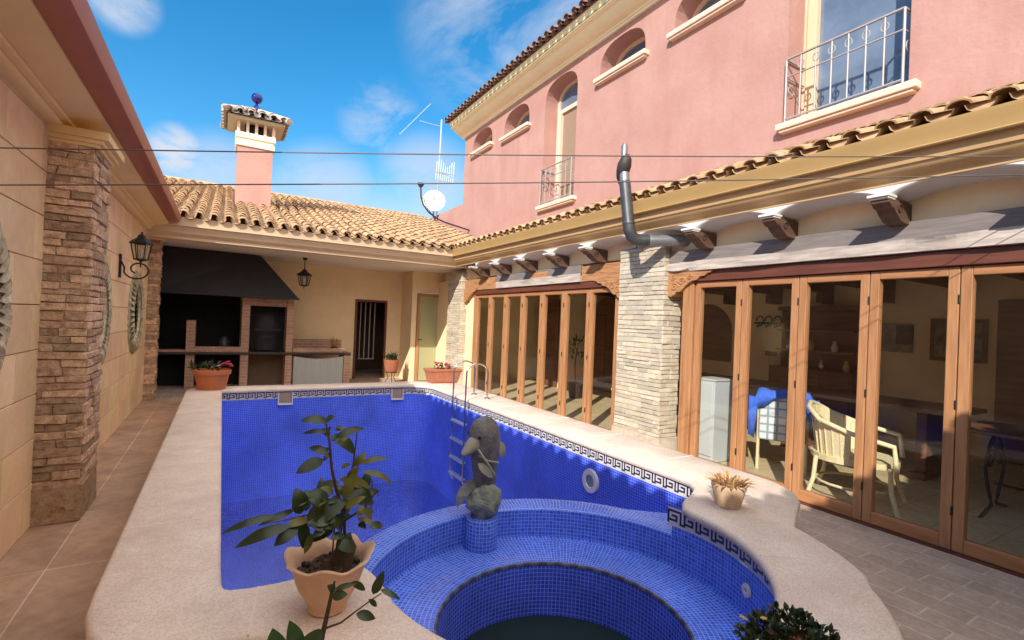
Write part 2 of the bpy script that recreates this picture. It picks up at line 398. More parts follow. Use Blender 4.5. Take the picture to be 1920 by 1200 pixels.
def tile_roof(mb, p0, al, up, cols, length, start=None, pitch=.205, row=.34, mat=0, end=None, lo=.78, hi=1.18, jit=.012, flat=.8, panz=.064):
    p0=Vector(p0); al=Vector(al).normalized(); up=Vector(up).normalized(); nr=al.cross(up).normalized()
    if nr.z<0: nr=-nr
    seg=6
    for i in range(cols):
        c=(i+.5)*pitch
        s0=max(0,start(c)) if start else 0
        L=end(c) if end else length
        # pan (concave) under and between covers
        if L-s0<.05: continue
        vs=[];fs=[]
        cp=c+pitch/2
        for q,ss in enumerate((s0,L)):
            for k in range(seg+1):
                t=PI*k/seg; vs.append(p0+al*(cp-.075*math.cos(t))+up*ss+nr*(panz-.062*math.sin(t)))
        fs=[(k,k+1,seg+1+k+1,seg+1+k) for k in range(seg)]
        mb.add(vs,fs,mat,greyt(.75,.95))
        s=s0; jrow=0
        while s<L-.02:
            e=min(s+row+.05,L); t=greyt(lo,hi,.06); off=rt(-jit,jit); lift=rt(0,.006)
            r0,r1=.074,.058; th=.014
            vs=[];
            for ss,r,h in ((s,r0,.035+lift),(e,r1,.022)):
                for k in range(seg+1):
                    a=PI*k/seg; vs.append(p0+al*(c+off-r*math.cos(a))+up*ss+nr*(.03+h+r*flat*math.sin(a)))
            for k in range(seg+1):
                a=PI*k/seg; r=r0-th; vs.append(p0+al*(c+off-r*math.cos(a))+up*s+nr*(.03+.035+lift+r*flat*math.sin(a)))
            for k in range(seg+1):
                a=PI*k/seg; r=r0-th; vs.append(p0+al*(c+off-r*math.cos(a))+up*(s+.12)+nr*(.03+.03+lift+r*flat*.94*math.sin(a)))
            n=seg+1
            fs=[(k,k+1,n+k+1,n+k) for k in range(seg)]+[(k,2*n+k,2*n+k+1,k+1) for k in range(seg)]+[(2*n+k,3*n+k,3*n+k+1,2*n+k+1) for k in range(seg)]
            mb.add(vs,fs,mat,t)
            s+=row; jrow+=1

KEY=["........",
     "#######.",
     "#.....#.",
     "#.###.#.",
     "#...#.#.",
     "#####.#.",
     "#.....##",
     "........"]
def key_band(mb, path, z0, z1, inv=False):
    """path: function(s)->(x,y) for s in [0,L]; builds bitmap quads"""
    P, L = path; rows=len(KEY); cell=(z1-z0)/rows; n=int(L/cell)
    for i in range(n):
        a=P(i*cell); b=P((i+1)*cell)
        r=0
        while r<rows:
            k=KEY[r][i%8]; r2=r
            while r2<rows and KEY[r2][i%8]==k: r2+=1
            za=z1-r*cell; zb=z1-r2*cell
            mb.quad((a[0],a[1],zb),(b[0],b[1],zb),(b[0],b[1],za),(a[0],a[1],za), 1 if k=='#' else 0)
            r=r2
def polyline(pts):
    pts=[Vector((p[0],p[1])) for p in pts]; S=[0]
    for i in range(1,len(pts)): S.append(S[-1]+(pts[i]-pts[i-1]).length)
    def P(s):
        for i in range(1,len(pts)):
            if s<=S[i] or i==len(pts)-1:
                t=(s-S[i-1])/max(1e-9,S[i]-S[i-1]); return pts[i-1].lerp(pts[i],t)
    return P, S[-1]
def arc(c, r, a0, a1, n): return [(c[0]+r*math.cos(R(a0+(a1-a0)*i/n)), c[1]+r*math.sin(R(a0+(a1-a0)*i/n))) for i in range(n+1)]
def wall_strip(mb, pts, z0, z1, mat=0):
    s=0
    for i in range(len(pts)-1):
        a,b=pts[i],pts[i+1]; l=math.dist(a,b)
        mb.quad((a[0],a[1],z0),(b[0],b[1],z0),(b[0],b[1],z1),(a[0],a[1],z1),mat,uv=((s,z0),(s+l,z0),(s+l,z1),(s,z1))); s+=l

J=(1.48,1.90)
# ------------------------------------------------------------------ ground, paths, floors
g=MB()
for a in ((-300,-1.3,-300,300),(9.6,300,-300,300),(-1.3,9.6,-300,-6),(-1.3,9.6,14.2,300)):
    g.quad((a[0],a[2],-.03),(a[1],a[2],-.03),(a[1],a[3],-.03),(a[0],a[3],-.03))
struct(g.build('ground','ground'))
g=MB()
def fl(mb,x0,x1,y0,y1,z=0): mb.quad((x0,y0,z),(x1,y0,z),(x1,y1,z),(x0,y1,z))
fl(g,-1.3,-.28,-2.2,9.6)
struct(g.build('path','path'))
g=MB(); fl(g,3.3,4.50,.4,9.6); fl(g,-.28,4.50,-2.2,.4); fl(g,-.28,.25,.4,1.9); fl(g,2.7,3.3,.4,1.9)
struct(g.build('pavement','paver'))
g=MB(); fl(g,-.28,3.3,7.75,9.6); fl(g,-1.3,5.3,9.6,12.05); fl(g,2.4,4.2,12.05,14.2)
struct(g.build('floor','paver'))
g=MB(); fl(g,4.58,9.6,-2.2,11.1,.004)
struct(g.build('floor','inner_floor'))

# ------------------------------------------------------------------ swimming pool
pool=thing('swimming_pool','raised blue mosaic swimming pool with pale stone coping and greek key border','swimming pool',(1.45,4.8,0))
inn=[];outr=[]
def st(i,o): inn.append(i); outr.append(o)
for y in (2.35,3,4,5,6,7): st((.035,y),(-.37,y))
st((.035,7.4),(-.37,7.55)); st((.045,7.48),(-.33,7.74)); st((.12,7.50),(-.18,7.85))
for x in (.5,1,1.5,2,2.4): st((x,7.50),(x,7.86))
for k in range(7):
    a=R(90-15*k); st((2.51+.35*math.cos(a),7.15+.35*math.sin(a)),(2.93+.52*math.cos(a),7.34+.52*math.sin(a)))
for y in (6.6,6,5,4,3.4,2.9,2.5): st((2.86,y),(3.44,y))
st((2.85,2.30),(3.44,2.22)); st((2.76,2.19),(3.42,2.02)); st((2.62,2.11),(3.34,1.85)); st((2.48,2.05),(3.20,1.73)); st((2.40,1.98),(3.03,1.65)); st((2.375,1.90),(2.88,1.575))
for k in range(0,33):
    a=-6-k*5.2
    r_o=1.33 if k<6 else 1.30
    ao=-17+(a+6)*.87
    st((J[0]+.895*math.cos(R(a)),J[1]+.895*math.sin(R(a))),(J[0]+r_o*math.cos(R(ao)),J[1]+r_o*math.sin(R(ao))))
# a ends near -172.4 ; outer near -161.8
st((.590,1.93),(.22,1.60)); st((.578,2.02),(.19,1.70)); st((.56,2.085),(.15,1.765)); st((.50,2.115),(.08,1.79)); st((.38,2.105),(.0,1.81)); st((.25,2.10),(-.10,1.83))
st((.15,2.105),(-.20,1.87)); st((.08,2.12),(-.28,1.93)); st((.05,2.145),(-.335,2.03)); st((.038,2.20),(-.365,2.17))
cp=MB(); n=len(inn)
rows=[]
for i in range(n):
    a=Vector(inn[i]); b=Vector(outr[i]); d=(b-a).normalized(); L=(b-a).length
    sec=[(.035,.400),(.006,.403),(0,.415),(0,.430),(.008,.443),(.022,.450),(L*.5,.4515),(L-.022,.450),(L-.008,.443),(L,.430),(L,.412),(L-.006,.403),(L-.035,.400),(L-.04,0)]
    rows.append([(a.x+d.x*t,a.y+d.y*t,z) for t,z in sec])
k=len(rows[0]); vs=[v for r in rows for v in r]; fs=[]
for i in range(n):
    i2=(i+1)%n
    for q in range(k-1): fs.append((i*k+q,i2*k+q,i2*k+q+1,i*k+q+1))
cp.add(vs,fs,0)
cp.build('coping','coping',pool,smooth=50)
def joint(a,b):
    a=Vector((a[0],a[1],0)); b=Vector((b[0],b[1],0)); d=(b-a).normalized(); n_=Vector((-d.y,d.x,0))*.0022
    a=a+d*.012; b=b-d*.012
    jm=MB(); jm.add([a-n_+Vector((0,0,.449)),b-n_+Vector((0,0,.449)),b+n_+Vector((0,0,.449)),a+n_+Vector((0,0,.449)),a-n_+Vector((0,0,.4532)),b-n_+Vector((0,0,.4532)),b+n_+Vector((0,0,.4532)),a+n_+Vector((0,0,.4532))],[(4,5,6,7),(0,1,5,4),(1,2,6,5),(2,3,7,6),(3,0,4,7)]); jm.build('joint_line','fascia_joint',pool)
for y in (2.9,3.75,4.6,5.45,6.3): joint((.035,y),(-.37,y))
for x in (.35,1.15,1.95): joint((x,7.5),(x,7.86))
for y in (2.75,3.6,4.45,5.3,6.15): joint((2.86,y),(3.44,y))
joint((.16,2.10),(.11,1.775)); joint((2.50,2.06),(3.05,1.665))
for a in (-35,-75): joint((J[0]+.895*math.cos(R(a)),J[1]+.895*math.sin(R(a))),(J[0]+1.30*math.cos(R(a)),J[1]+1.30*math.sin(R(a))))
# pool walls
corner=arc((2.51,7.15),.38,90,0,8)
wp=[(.005,2.09),(.005,7.53)]+corner+[(2.89,2.14)]
w=MB(); wall_strip(w,wp,-1.2,.302)
ringo=[(.005,2.09),(.36,2.09)]+arc(J,1.14,170,33,30)
w2=ringo+[(2.60,2.36),(2.89,2.14)]
wall_strip(w,w2,-1.2,.24)
wall_strip(w,[(.005,2.09),(.36,2.09),(.60,2.09)],.24,.41)
w.build('wall','mosaic_deep',pool,smooth=30)
kb=MB(); key_band(kb,polyline([(.008,7.528)]+[(2.51,7.528)]+arc((2.51,7.15),.378,90,0,8)+[(2.888,2.15)]),.302,.412)
kb.build('tile_border',['key_white','key_dark'],pool)
kb=MB(); key_band(kb,polyline([(.007,2.1),(.007,7.52)]),.302,.412); kb.build('tile_border',['key_white','key_dark'],pool)
f_=MB(); f_.poly([(p[0],p[1],-1.19) for p in wp][::-1]); f_.build('basin_floor','mosaic_deep',pool)
for x0 in (.71,2.31):
    s_=MB(); 
    s_.box(x0,x0+.19,7.49,7.53,.215,.24); s_.box(x0,x0+.012,7.49,7.53,.24,.385); s_.box(x0+.178,x0+.19,7.49,7.53,.24,.385)
    sk=s_.build('skimmer','white_plastic',pool); s_=MB(); s_.box(x0+.014,x0+.176,7.505,7.525,.242,.38); s_.build('flap','skim',sk)
s_=MB()
def disc_x(mb,x,y,z,r0,r1,dx,mat=0,seg=24):
    vs=[];fs=[]
    for k in range(seg):
        t=2*PI*k/seg; c,s=math.cos(t),math.sin(t)
        vs += [(x,y+r1*c,z+r1*s),(x-dx,y+(r1-.006)*c,z+(r1-.006)*s),(x-dx,y+r0*c,z+r0*s),(x-dx*.5,y+(r0-.004)*c,z+(r0-.004)*s)]
    for k in range(seg):
        q=((k+1)%seg)*4; p=k*4
        for i in range(3): fs.append((p+i,q+i,q+i+1,p+i+1))
    mb.add(vs,fs,mat)
disc_x(s_,2.89,3.39,.115,.058,.108,.02); lt=s_.build('underwater_light','white_plastic',pool,smooth=40)
s_=MB(); s_.poly([(2.884,3.39+.056*math.cos(2*PI*k/20),.115+.056*math.sin(2*PI*k/20)) for k in range(20)]); s_.build('lens','grey_lens',lt)
f_=MB(); f_.poly([(p[0],p[1],-1.06) for p in [(.01,2.1),(.01,7.52)]+corner+[(2.885,2.2),(2.6,2.4)]+arc(J,1.15,33,170,20)]); struct(f_.build('water','clear_water'))

# ------------------------------------------------------------------ hot tub
tub=thing('hot_tub','round blue mosaic hot tub with bench seat inside the raised pool','hot tub',(J[0],J[1],0))
h=MB()
h.lathe([(1.14,.238),(1.135,.247),(1.12,.25),(.972,.25),(.957,.247),(.95,.236)],(J[0],J[1],0),64,a0=R(-14),a1=R(182),uvm=True)
h.poly([(J[0]+1.13*math.cos(R(-12)),J[1]+1.13*math.sin(R(-12)),.247)]+[(2.895,1.9,.247),(2.895,2.14,.247),(2.60,2.36,.247)]+[(p[0],p[1],.247) for p in arc(J,1.13,32,-12,14)][:-1])
h.build('rim','mosaic',tub,smooth=50)
h=MB(); h.lathe([(.95,.236),(.95,.062)],(J[0],J[1],0),96,uvm=True); h.build('inner_wall','mosaic',tub,smooth=30)
h=MB(); h.lathe([(.95,.30),(.95,.236)],(J[0],J[1],0),60,a0=R(170),a1=R(370),uvm=True); h.build('inner_wall','mosaic',tub,smooth=30)
h=MB(); h.lathe([(.953,.062),(.935,.052),(.90,.05),(.628,.05),(.618,.047)],(J[0],J[1],0),96,uvm=True); h.build('bench','mosaic',tub,smooth=50)
h=MB(); h.lathe([(.606,.036),(.605,-.75)],(J[0],J[1],0),96,uvm=True); h.build('basin_wall','mosaic_deep',tub,smooth=30)
h=MB()
for k in range(160):
    a0=2*PI*k/160; 
    h.lathe([(.620,.048),(.609,.047),(.604,.040),(.604,.030)],(J[0],J[1],0),1,mat=(k//2)%2,a0=a0,a1=a0+2*PI/160)
h.build('edge_trim',['trim_dark','trim_mid'],tub,smooth=40)
h=MB(); h.poly([(p[0],p[1],-.74) for p in arc(J,.61,0,350,35)]); h.build('basin_floor','mosaic_deep',tub)
kb=MB(); key_band(kb,polyline(arc(J,.949,12,-192,80)),.302,.412); kb.build('tile_border',['key_white','key_dark'],tub)
h=MB(); h.lathe([(.105,.05),(.105,.235),(.098,.248),(0,.249)],(1.49,2.80,0),24,uvm=True); h.build('pedestal','mosaic',tub,smooth=50)
def jet(ang,r,z):
    s_=MB(); c=(J[0]+r*math.cos(R(ang)),J[1]+r*math.sin(R(ang))); nx,ny=-math.cos(R(ang)),-math.sin(R(ang)); t=(-ny,nx)
    vs=[];fs=[];seg=18
    for k in range(seg):
        q=2*PI*k/seg; cc,ss=math.cos(q),math.sin(q)
        for rr,dd in ((.036,0),(.033,.01),(.014,.012),(.011,.002)):
            vs.append((c[0]+nx*dd+t[0]*cc*rr,c[1]+ny*dd+t[1]*cc*rr,z+ss*rr))
    for k in range(seg):
        a=k*4;b=((k+1)%seg)*4
        for i in range(3): fs.append((a+i,b+i,b+i+1,a+i+1))
    fs.append(tuple(k*4+3 for k in range(seg))[::-1])
    s_.add(vs,fs[:-1],0); s_.add([vs[k*4+3] for k in range(seg)],[tuple(range(seg))],1)
    s_.build('jet',['white_plastic','key_dark'],tub,smooth=40)
jet(-24,.947,.19); jet(150,.602,-.22)
f_=MB(); f_.poly([(p[0],p[1],-.27) for p in arc(J,.604,0,354,59)]); struct(f_.build('water','spa_water'))

# ------------------------------------------------------------------ left courtyard wall
cw=thing('courtyard_wall','tall ochre block wall with brick pilasters, cornice and red brown gutter left of the pool','wall',(-1.15,4.2,0))
wl=MB(); wl.box(-1.30,-1.062,-1.3,12.0,0,2.70,1)
z=0; row=0
while z<2.70:
    hh=min(.297,2.70-z); y=-1.3-(.31 if row%2 else 0)
    while y<9.9:
        l=.62*rt(.95,1.05); a=max(y,-1.3)+.0035; b=min(y+l,9.9)-.0035
        if b-a>.02: wl.box(-1.10,-1.05+rt(-.002,.002),a,b,z+.003,z+hh-.003,0,greyt(.88,1.08,.03))
        y+=l
    z+=hh; row+=1
wl.build('block_wall',['ashlar','joint'],cw,bevel=.003)
for (y0,y1,xo) in ((4.43,4.93,-.80),(9.75,10.0,-.90)):
    p=MB(); bricks(p,-1.10,xo,y0,y1,.0 if y0>6 else .25,2.59,.054,.24,('S','E','N') if y0<6 else ('S','E'),prot=.013,j=.006,lo=.52,hi=1.2,gap=.006)
    if y0<6: p.box(-1.10,xo+.005,y0-.005,y1+.005,0,.25,0,(.62,.6,.55),.012)
    p.box(-1.10,xo+.02,y0-.012,y1+.02,2.59,2.615,2); p.box(-1.10,xo+.045,y0-.025,y1+.045,2.614,2.645,2); p.box(-1.10,xo+.075,y0-.04,y1+.075,2.644,2.70,2)
    p.build('pilaster',['brick_old','mortar_old','cornice_l'],cw,bevel=.004)
prof=[(-1.30,2.69),(-1.05,2.69),(-1.0,2.692),(-.985,2.70),(-.975,2.716),(-.985,2.728),(-.965,2.732),(-.948,2.738),(-.940,2.75),(-.945,2.758),(-.90,2.762),(-.80,2.785),(-.765,2.80),(-.765,2.92),(-1.30,2.92)]
p=MB(); p.extrude(prof,'Y',-1.3,9.25); p.build('cornice','cornice_l',cw,smooth=35)
gp=[(-.765,2.815),(-.70,2.812),(-.632,2.83),(-.626,2.835),(-.61,2.87),(-.598,2.915),(-.606,2.925),(-.62,2.91),(-.74,2.90),(-.74,2.84),(-.765,2.84)]
p=MB(); p.extrude(gp,'Y',-1.3,9.16); p.build('gutter','gutter_red',cw,smooth=25)
p=MB(); up=Vector((-1,0,.30)).normalized()
p.quad((-.66,-1.3,2.905),(-.66,9.2,2.905),(-3.4,11.94,3.727),(-3.4,-1.3,3.727),1)
tile_roof(p,(-.705,-1.3,2.915),(0,1,0),up,52,1.8,start=lambda c:0,end=lambda c:1.8)
p.build('tile_roof',['tile','mortar_pale'],cw,smooth=50)

# ------------------------------------------------------------------ rear porch behind the camera (casts the near shade)
pb=thing('rear_porch','ochre tiled porch closing the near end of the courtyard','porch',(1.7,-1.6,0))
p=MB(); p.box(-1.3,4.6,-2.2,-2.0,0,2.7); p.build('wall','cream_wall',pb)
p=MB(); p.extrude([(-.72,2.9),(-.72,2.78),(-.85,2.68),(-1.0,2.62),(-2.2,2.62),(-2.2,2.9)],'X',-1.3,4.6); p.build('eave','fascia_cream',pb)
p=MB(); p.quad((-1.3,-.72,2.91),(4.6,-.72,2.91),(4.6,-5,4.2),(-1.3,-5,4.2),1)
tile_roof(p,(4.6,-.70,2.90),(-1,0,0),Vector((0,-1,.3)).normalized(),29,1.2); p.build('tile_roof',['tile','mortar_pale'],pb,smooth=50)

# ------------------------------------------------------------------ barbecue pavilion at the far end
pv=thing('barbecue_pavilion','low buff tiled pavilion with cream back wall across the far end of the pool','pavilion',(1.7,10.8,0))
p=MB()
p.box(-1.3,2.72,12.0,12.2,0,2.64); p.box(3.50,4.2,12.0,12.2,0,2.64); p.box(2.72,3.50,12.0,12.2,1.905,2.64)
p.box(-1.30,-1.09,10.0,12.0,0,2.64)
p.box(3.85,3.97,11.2,12.0,0,2.64); p.box(3.97,5.3,11.2,11.32,2.12,2.64); p.box(4.78,5.3,11.2,11.32,0,2.12)
p.build('wall','cream_wall',pv)
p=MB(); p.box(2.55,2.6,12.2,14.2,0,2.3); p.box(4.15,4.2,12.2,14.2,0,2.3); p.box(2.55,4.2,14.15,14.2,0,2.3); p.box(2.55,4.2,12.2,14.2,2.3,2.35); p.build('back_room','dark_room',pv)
p=MB(); p.box(-1.3,5.3,9.42,12.2,2.62,2.66); p.build('ceiling','ceiling',pv)
bp=[(9.20,2.925),(9.203,2.90),(9.215,2.86),(9.225,2.79),(9.27,2.785),(9.275,2.76),(9.32,2.71),(9.325,2.69),(9.37,2.66),(9.40,2.64),(9.405,2.60),(9.62,2.60),(9.62,2.925)]
p=MB(); p.extrude(bp,'X',-1.3,4.15); p.build('eave','fascia_cream',pv,smooth=30)
up=Vector((0,1,.30)).normalized()
p=MB(); p.quad((-1.9,9.2,2.90),(5.5,9.2,2.90),(5.5,15.3,4.73),(-1.9,15.3,4.73),1); p.quad((-1.9,15.3,4.73),(5.5,15.3,4.73),(5.5,20,3.4),(-1.9,20,3.4),1)
Lr=6.1*math.sqrt(1+.09); kk=math.sqrt(1.09)
def bstart(c):
    x=-1.92+c
    if x>3.95: return (x-3.95)*1.333*kk
    if x<-.62: return (-.62-x)*kk
    return 0
tile_roof(p,(-1.92,9.15,2.90),(1,0,0),up,36,Lr,start=bstart)
for k in range(18):
    x=-1.9+k*.41; t=greyt(.8,1.1)
    p.tube([(x,15.3,4.77),(x+.44,15.3,4.78)],[.10,.085],10,0,t)
rf=p.build('tile_roof',['tile','mortar_pale'],pv,smooth=50)
# chimney
p=MB(); p.box(.135,.80,11.75,12.42,3.5,4.96); ch=p.build('chimney','pink',pv)
p=MB(); p.box(.10,.835,11.715,12.455,4.955,5.06); p.box(.125,.81,11.74,12.43,5.06,5.12); p.box(.09,.845,11.705,12.465,5.12,5.235); p.build('cap_trim','cornice_c',ch,bevel=.012)
p=MB(); p.box(.26,.68,11.87,12.30,5.2,5.47,1)
for k in range(5):
    a=.115+k*.165
    p.box(a,a+.055,11.73,11.785,5.23,5.47); p.box(a,a+.055,12.385,12.44,5.23,5.47)
    b=11.73+k*.165
    if 0<k<4: p.box(.115,.17,b,b+.055,5.23,5.47); p.box(.775,.83,b,b+.055,5.23,5.47)
p.build('vent_posts',['pink_trim','black'],ch)
p=MB(); p.box(-.06,1.0,11.55,12.62,5.465,5.51,1)
cx,cy=.467,12.085; B=.60
for (ax,ay) in ((1,0),(0,1),(-1,0),(0,-1)):
    al=Vector((-ay,ax,0)); o=Vector((cx+ax*B,cy+ay*B,5.51))-al*B
    u=Vector((-ax*B,-ay*B,.30)).normalized(); L=math.hypot(B,.30)
    p.add([o,o+al*2*B,Vector((cx,cy,5.81))],[(0,1,2)],0,(.7,.7,.7))
    tile_roof(p,o,al,u,6,L,pitch=.2,row=.3,end=lambda c:L*max(.0,1-abs(c-B)/B)+.02,lo=.75,hi=1.3)
    c0=o; p.tube([c0+Vector((0,0,.06)),Vector((cx,cy,5.87))],[.07,.05],8,2,(1,1,1))
p.build('cap_roof',['tile_cap','mortar_pale','mortar_pale'],ch,smooth=45)
p=MB(); p.lathe([(.0,5.84),(.10,5.85),(.08,5.92),(.03,5.97),(.025,6.03)],(cx,cy,0),14,1); p.ball((cx,cy,6.13),.115,16,0); p.build('ball_finial',['blue_glaze','blue_glaze'],ch,smooth=60)
# barred opening and white door
p=MB(); p.box(2.725,2.775,11.99,12.05,0,1.90); p.box(3.445,3.495,11.99,12.05,0,1.90); p.box(2.775,3.445,11.99,12.05,1.85,1.90); gr=p.build('door_frame','wood_dark',pv)
p=MB()
for k in range(4): x=2.93+k*.115; p.tube([(x,12.3,.45),(x,12.3,1.84)],.013,6)
p.box(2.9,3.31,12.29,12.31,.44,.46); p.build('bar','iron_grey',gr)
p=MB(); p.box(3.98,4.05,11.17,11.24,0,2.11); p.box(4.70,4.77,11.17,11.24,0,2.11); p.box(4.05,4.70,11.17,11.24,2.03,2.11); dr=p.build('door','wood',pv,bevel=.004)
p=MB(); p.box(4.05,4.70,11.19,11.22,.02,2.03); p.build('panel','frost',dr)
p=MB(); p.tube([(4.02,11.15,1.0),(4.10,11.13,1.0)],.010,8); p.build('handle','iron',dr)

# ------------------------------------------------------------------ barbecue
bq=thing('barbecue','large brick barbecue under a charcoal metal hood against the pavilion wall','barbecue',(.7,11.3,0))
p=MB()
b=[(-1.07,10.55,1.80),(1.30,10.62,1.80),(1.30,11.98,1.80),(-1.07,11.98,1.80)]; t=[(-1.07,10.75,2.60),(.62,10.9,2.60),(.62,11.98,2.60),(-1.07,11.98,2.60)]
p.add(b+t,[(0,1,5,4),(1,2,6,5),(2,3,7,6),(3,0,4,7),(4,5,6,7)],0)
p.box(-1.07,1.31,10.54,10.64,1.765,1.80,0); p.build('hood','hood',bq,bevel=.006)
p=MB(); p.box(-1.08,.33,11.90,11.985,0,2.0); p.box(-1.085,-1.04,10.95,11.9,0,1.8); p.build('soot_back','black',bq)
p=MB(); p.box(-1.06,2.42,10.86,11.95,.655,.70); p.build('counter','slab',bq,bevel=.006)
for (x0,x1,z0,z1,y0) in ((.33,.47,0,.655,10.9),(.33,.47,.70,1.765,10.9),(1.13,1.26,0,.655,10.9),(1.13,1.26,.70,1.765,10.9),(2.28,2.42,0,.655,10.9),(-.565,-.425,.70,1.29,10.9),(-.565,-.425,0,.655,10.95)):
    p=MB(); p.box(x0,x1,y0,y0+.5,z0,z1); p.build('pier','brick_red',bq,bevel=.005)
for (n_,b_) in (('oven_lintel',(.47,1.13,10.91,11.3,1.62,1.765)),('hearth_edge',(-.425,.33,10.9,11.02,.70,.80)),('hearth_edge',(-1.05,-.565,10.88,11.2,.70,.735))):
    p=MB(); p.box(*b_); p.build(n_,'brick_red',bq,bevel=.005)
for b_ in ((1.26,2.35,11.55,11.95,.70,.93),(1.27,2.3,10.92,11.0,.70,.79)):
    p=MB(); p.box(*b_); p.build('brick_ledge','brick_red',bq,bevel=.005)
p=MB(); p.box(.47,1.13,11.30,11.36,.70,1.62,1); p.lathe([(.29,.0),(.29,.55),(.25,.72),(.15,.80),(0,.82)],(.80,11.40,.72),24,0,sy=.55); p.build('oven',['hood','black'],bq,smooth=40)
p=MB(); p.box(.56,1.04,11.08,11.10,1.12,1.16); p.box(.70,.90,11.06,11.09,.98,1.02); p.build('oven_door','iron',bq,bevel=.004)
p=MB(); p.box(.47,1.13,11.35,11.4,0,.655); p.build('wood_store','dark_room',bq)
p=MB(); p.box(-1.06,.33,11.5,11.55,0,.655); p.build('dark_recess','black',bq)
# curtain under the counter
p=MB(); nx=64; vs=[];fs=[]
for i in range(nx+1):
    x=1.29+.98*i/nx; d=.006*math.sin(i*2.1)+.006*math.sin(i*.6+1); sag=.05*math.sin(PI*i/nx)
    for zz in (.03,.3,.62-sag): vs.append((x,10.90+d*(1 if zz<.5 else .6),zz))
for i in range(nx): fs += [(i*3,i*3+3,i*3+4,i*3+1),(i*3+1,i*3+4,i*3+5,i*3+2)]
p.add(vs,fs); tag(p.build('curtain','curtain',smooth=60),'grey cloth curtain hung under the barbecue counter','curtain')
# things on the counter
p=MB(); p.lathe([(.0,0),(.10,.01),(.12,.08),(.10,.2),(.06,.25),(.055,.27)],(.05,11.5,.70),16); tag(p.build('jug','steel_dark',smooth=50),'grey metal jug standing in the sooty fireplace','jug')
bb=thing('counter_plant','pale dried plant bunch in a dark pot on the brick ledge','potted plant',(2.12,11.3,.79))
p=MB(); p.lathe([(0,0),(.07,0),(.09,.06),(.085,.10)],(2.12,11.15,.70),14); p.build('pot','iron',bb,smooth=40)
p=MB()
for k in range(46):
    a=rt(0,2*PI); e=rt(.2,1.3); l=rt(.12,.27); d=Vector((math.cos(a)*math.cos(e),math.sin(a)*math.cos(e),math.sin(e)))
    p.leaf(Vector((2.12,11.15,.79)),Vector((2.12,11.15,.79))+d*l,.035,0,tint=greyt(.7,1.3))
p.build('leaves','succ',bb)
# hanging lantern / wall lantern
def lantern(root, c, w, hgt):
    """c = centre of lantern body bottom"""
    x,y,z=c; p=MB(); seg=6
    for k in range(6):
        a=R(60*k); p.tube([(x+w*.30*math.cos(a),y+w*.30*math.sin(a),z),(x+w*.46*math.cos(a),y+w*.46*math.sin(a),z+hgt*.58)],.007,5)
    p.lathe([(0,-.02),(w*.10,-.015),(w*.32,0),(w*.32,.014)],c,6); p.lathe([(w*.48,hgt*.56),(w*.56,hgt*.58),(w*.5,hgt*.64),(w*.2,hgt*.80),(w*.16,hgt*.88),(.012,hgt*.92),(.01,hgt)],c,6)
    p.lathe([(0,-.06),(.012,-.05),(.008,-.03),(.016,-.015)],c,6)
    f=p.build('lantern_frame','iron',root); p=MB(); p.lathe([(w*.29,.01),(w*.44,hgt*.56)],c,6); p.build('lantern_pane','lampglass',f)
    p=MB(); p.lathe([(0,.02),(.012,.02),(.012,hgt*.22),(.02,hgt*.28),(.022,hgt*.36),(0,hgt*.44)],c,8); p.build('bulb','white_plastic',f,smooth=50)
hl=thing('hanging_lantern','black iron lantern hanging on a rod from the pavilion ceiling','lantern',(1.385,10.6,2.62))
lantern(hl,(1.385,10.6,2.06),.27,.36)
p=MB(); p.tube([(1.385,10.6,2.40),(1.385,10.6,2.62)],.008,6); p.lathe([(.0,2.57),(.04,2.58),(.045,2.62)],(1.385,10.6,0),10); p.build('rod','iron',hl)
wlm=thing('wall_lantern','black iron lantern on a scroll bracket fixed to the ochre wall','lantern',(-1.05,7.2,1.95))
lantern(wlm,(-.85,7.2,2.05),.22,.33)
p=MB(); p.box(-1.052,-1.03,7.165,7.235,1.83,2.10)
pts=[]
for k in range(26):
    t=k/25; a=R(200+ t*400); r=.135*(1-.62*t); pts.append((-.875+r*math.cos(a)*1.0,7.2,1.935+r*math.sin(a)*.9))
p.tube([(-1.03,7.2,2.02),(-1.0,7.2,1.95)]+pts,.009,6); p.tube([(-.85,7.2,1.97),(-.85,7.2,2.05)],.009,6)
p.build('bracket','iron',wlm)
# oval mirrors
def oval_mirror(y,z,label,a=.33,b=.36,k=.20):
    t=thing('oval_mirror',label,'mirror',(-1.05,y,z),'oval mirrors on the ochre wall')
    p=MB(); nn=72
    vs=[];fs=[]
    for i in range(nn):
        q=2*PI*i/nn; rib=.5+.5*math.cos(i*PI*2/2.0/1.0+0) if False else (i%2)
        kk=k*(1+.10*rib)
        for (e,x) in ((-.02,.012),(.0,.030),(.25,.036+.006*rib),(.6,.028+.006*rib),(1.0,.012),(1.0,0)):
            vs.append((-1.05+x,y+(a+e*kk)*math.cos(q),z+(b+e*kk)*math.sin(q)))
    for i in range(nn):
        i2=(i+1)%nn
        for j in range(5): fs.append((i*6+j,i2*6+j,i2*6+j+1,i*6+j+1))
    p.add(vs,fs); fr=p.build('frame','verdigris',t)
    p=MB()
    for i in range(44):
        q=2*PI*i/44; q2=q+.05
        c0=(-1.05+.040,y+(a-.005)*math.cos(q),z+(b-.005)*math.sin(q)); e=rt(.95,1.12)
        c1=(-1.05+.030,y+(a+k*e)*math.cos(q2),z+(b+k*e)*math.sin(q2))
        p.leaf(c0,c1,.062,0,up=(1,0,0),droop=.07,fold=.25,tint=greyt(.7,1.4))
    p.build('leaf_relief','verdigris',fr)
    p=MB(); p.poly([(-1.032,y+a*math.cos(2*PI*i/48),z+b*math.sin(2*PI*i/48)) for i in range(48)]); p.build('mirror_glass','mirror',t)
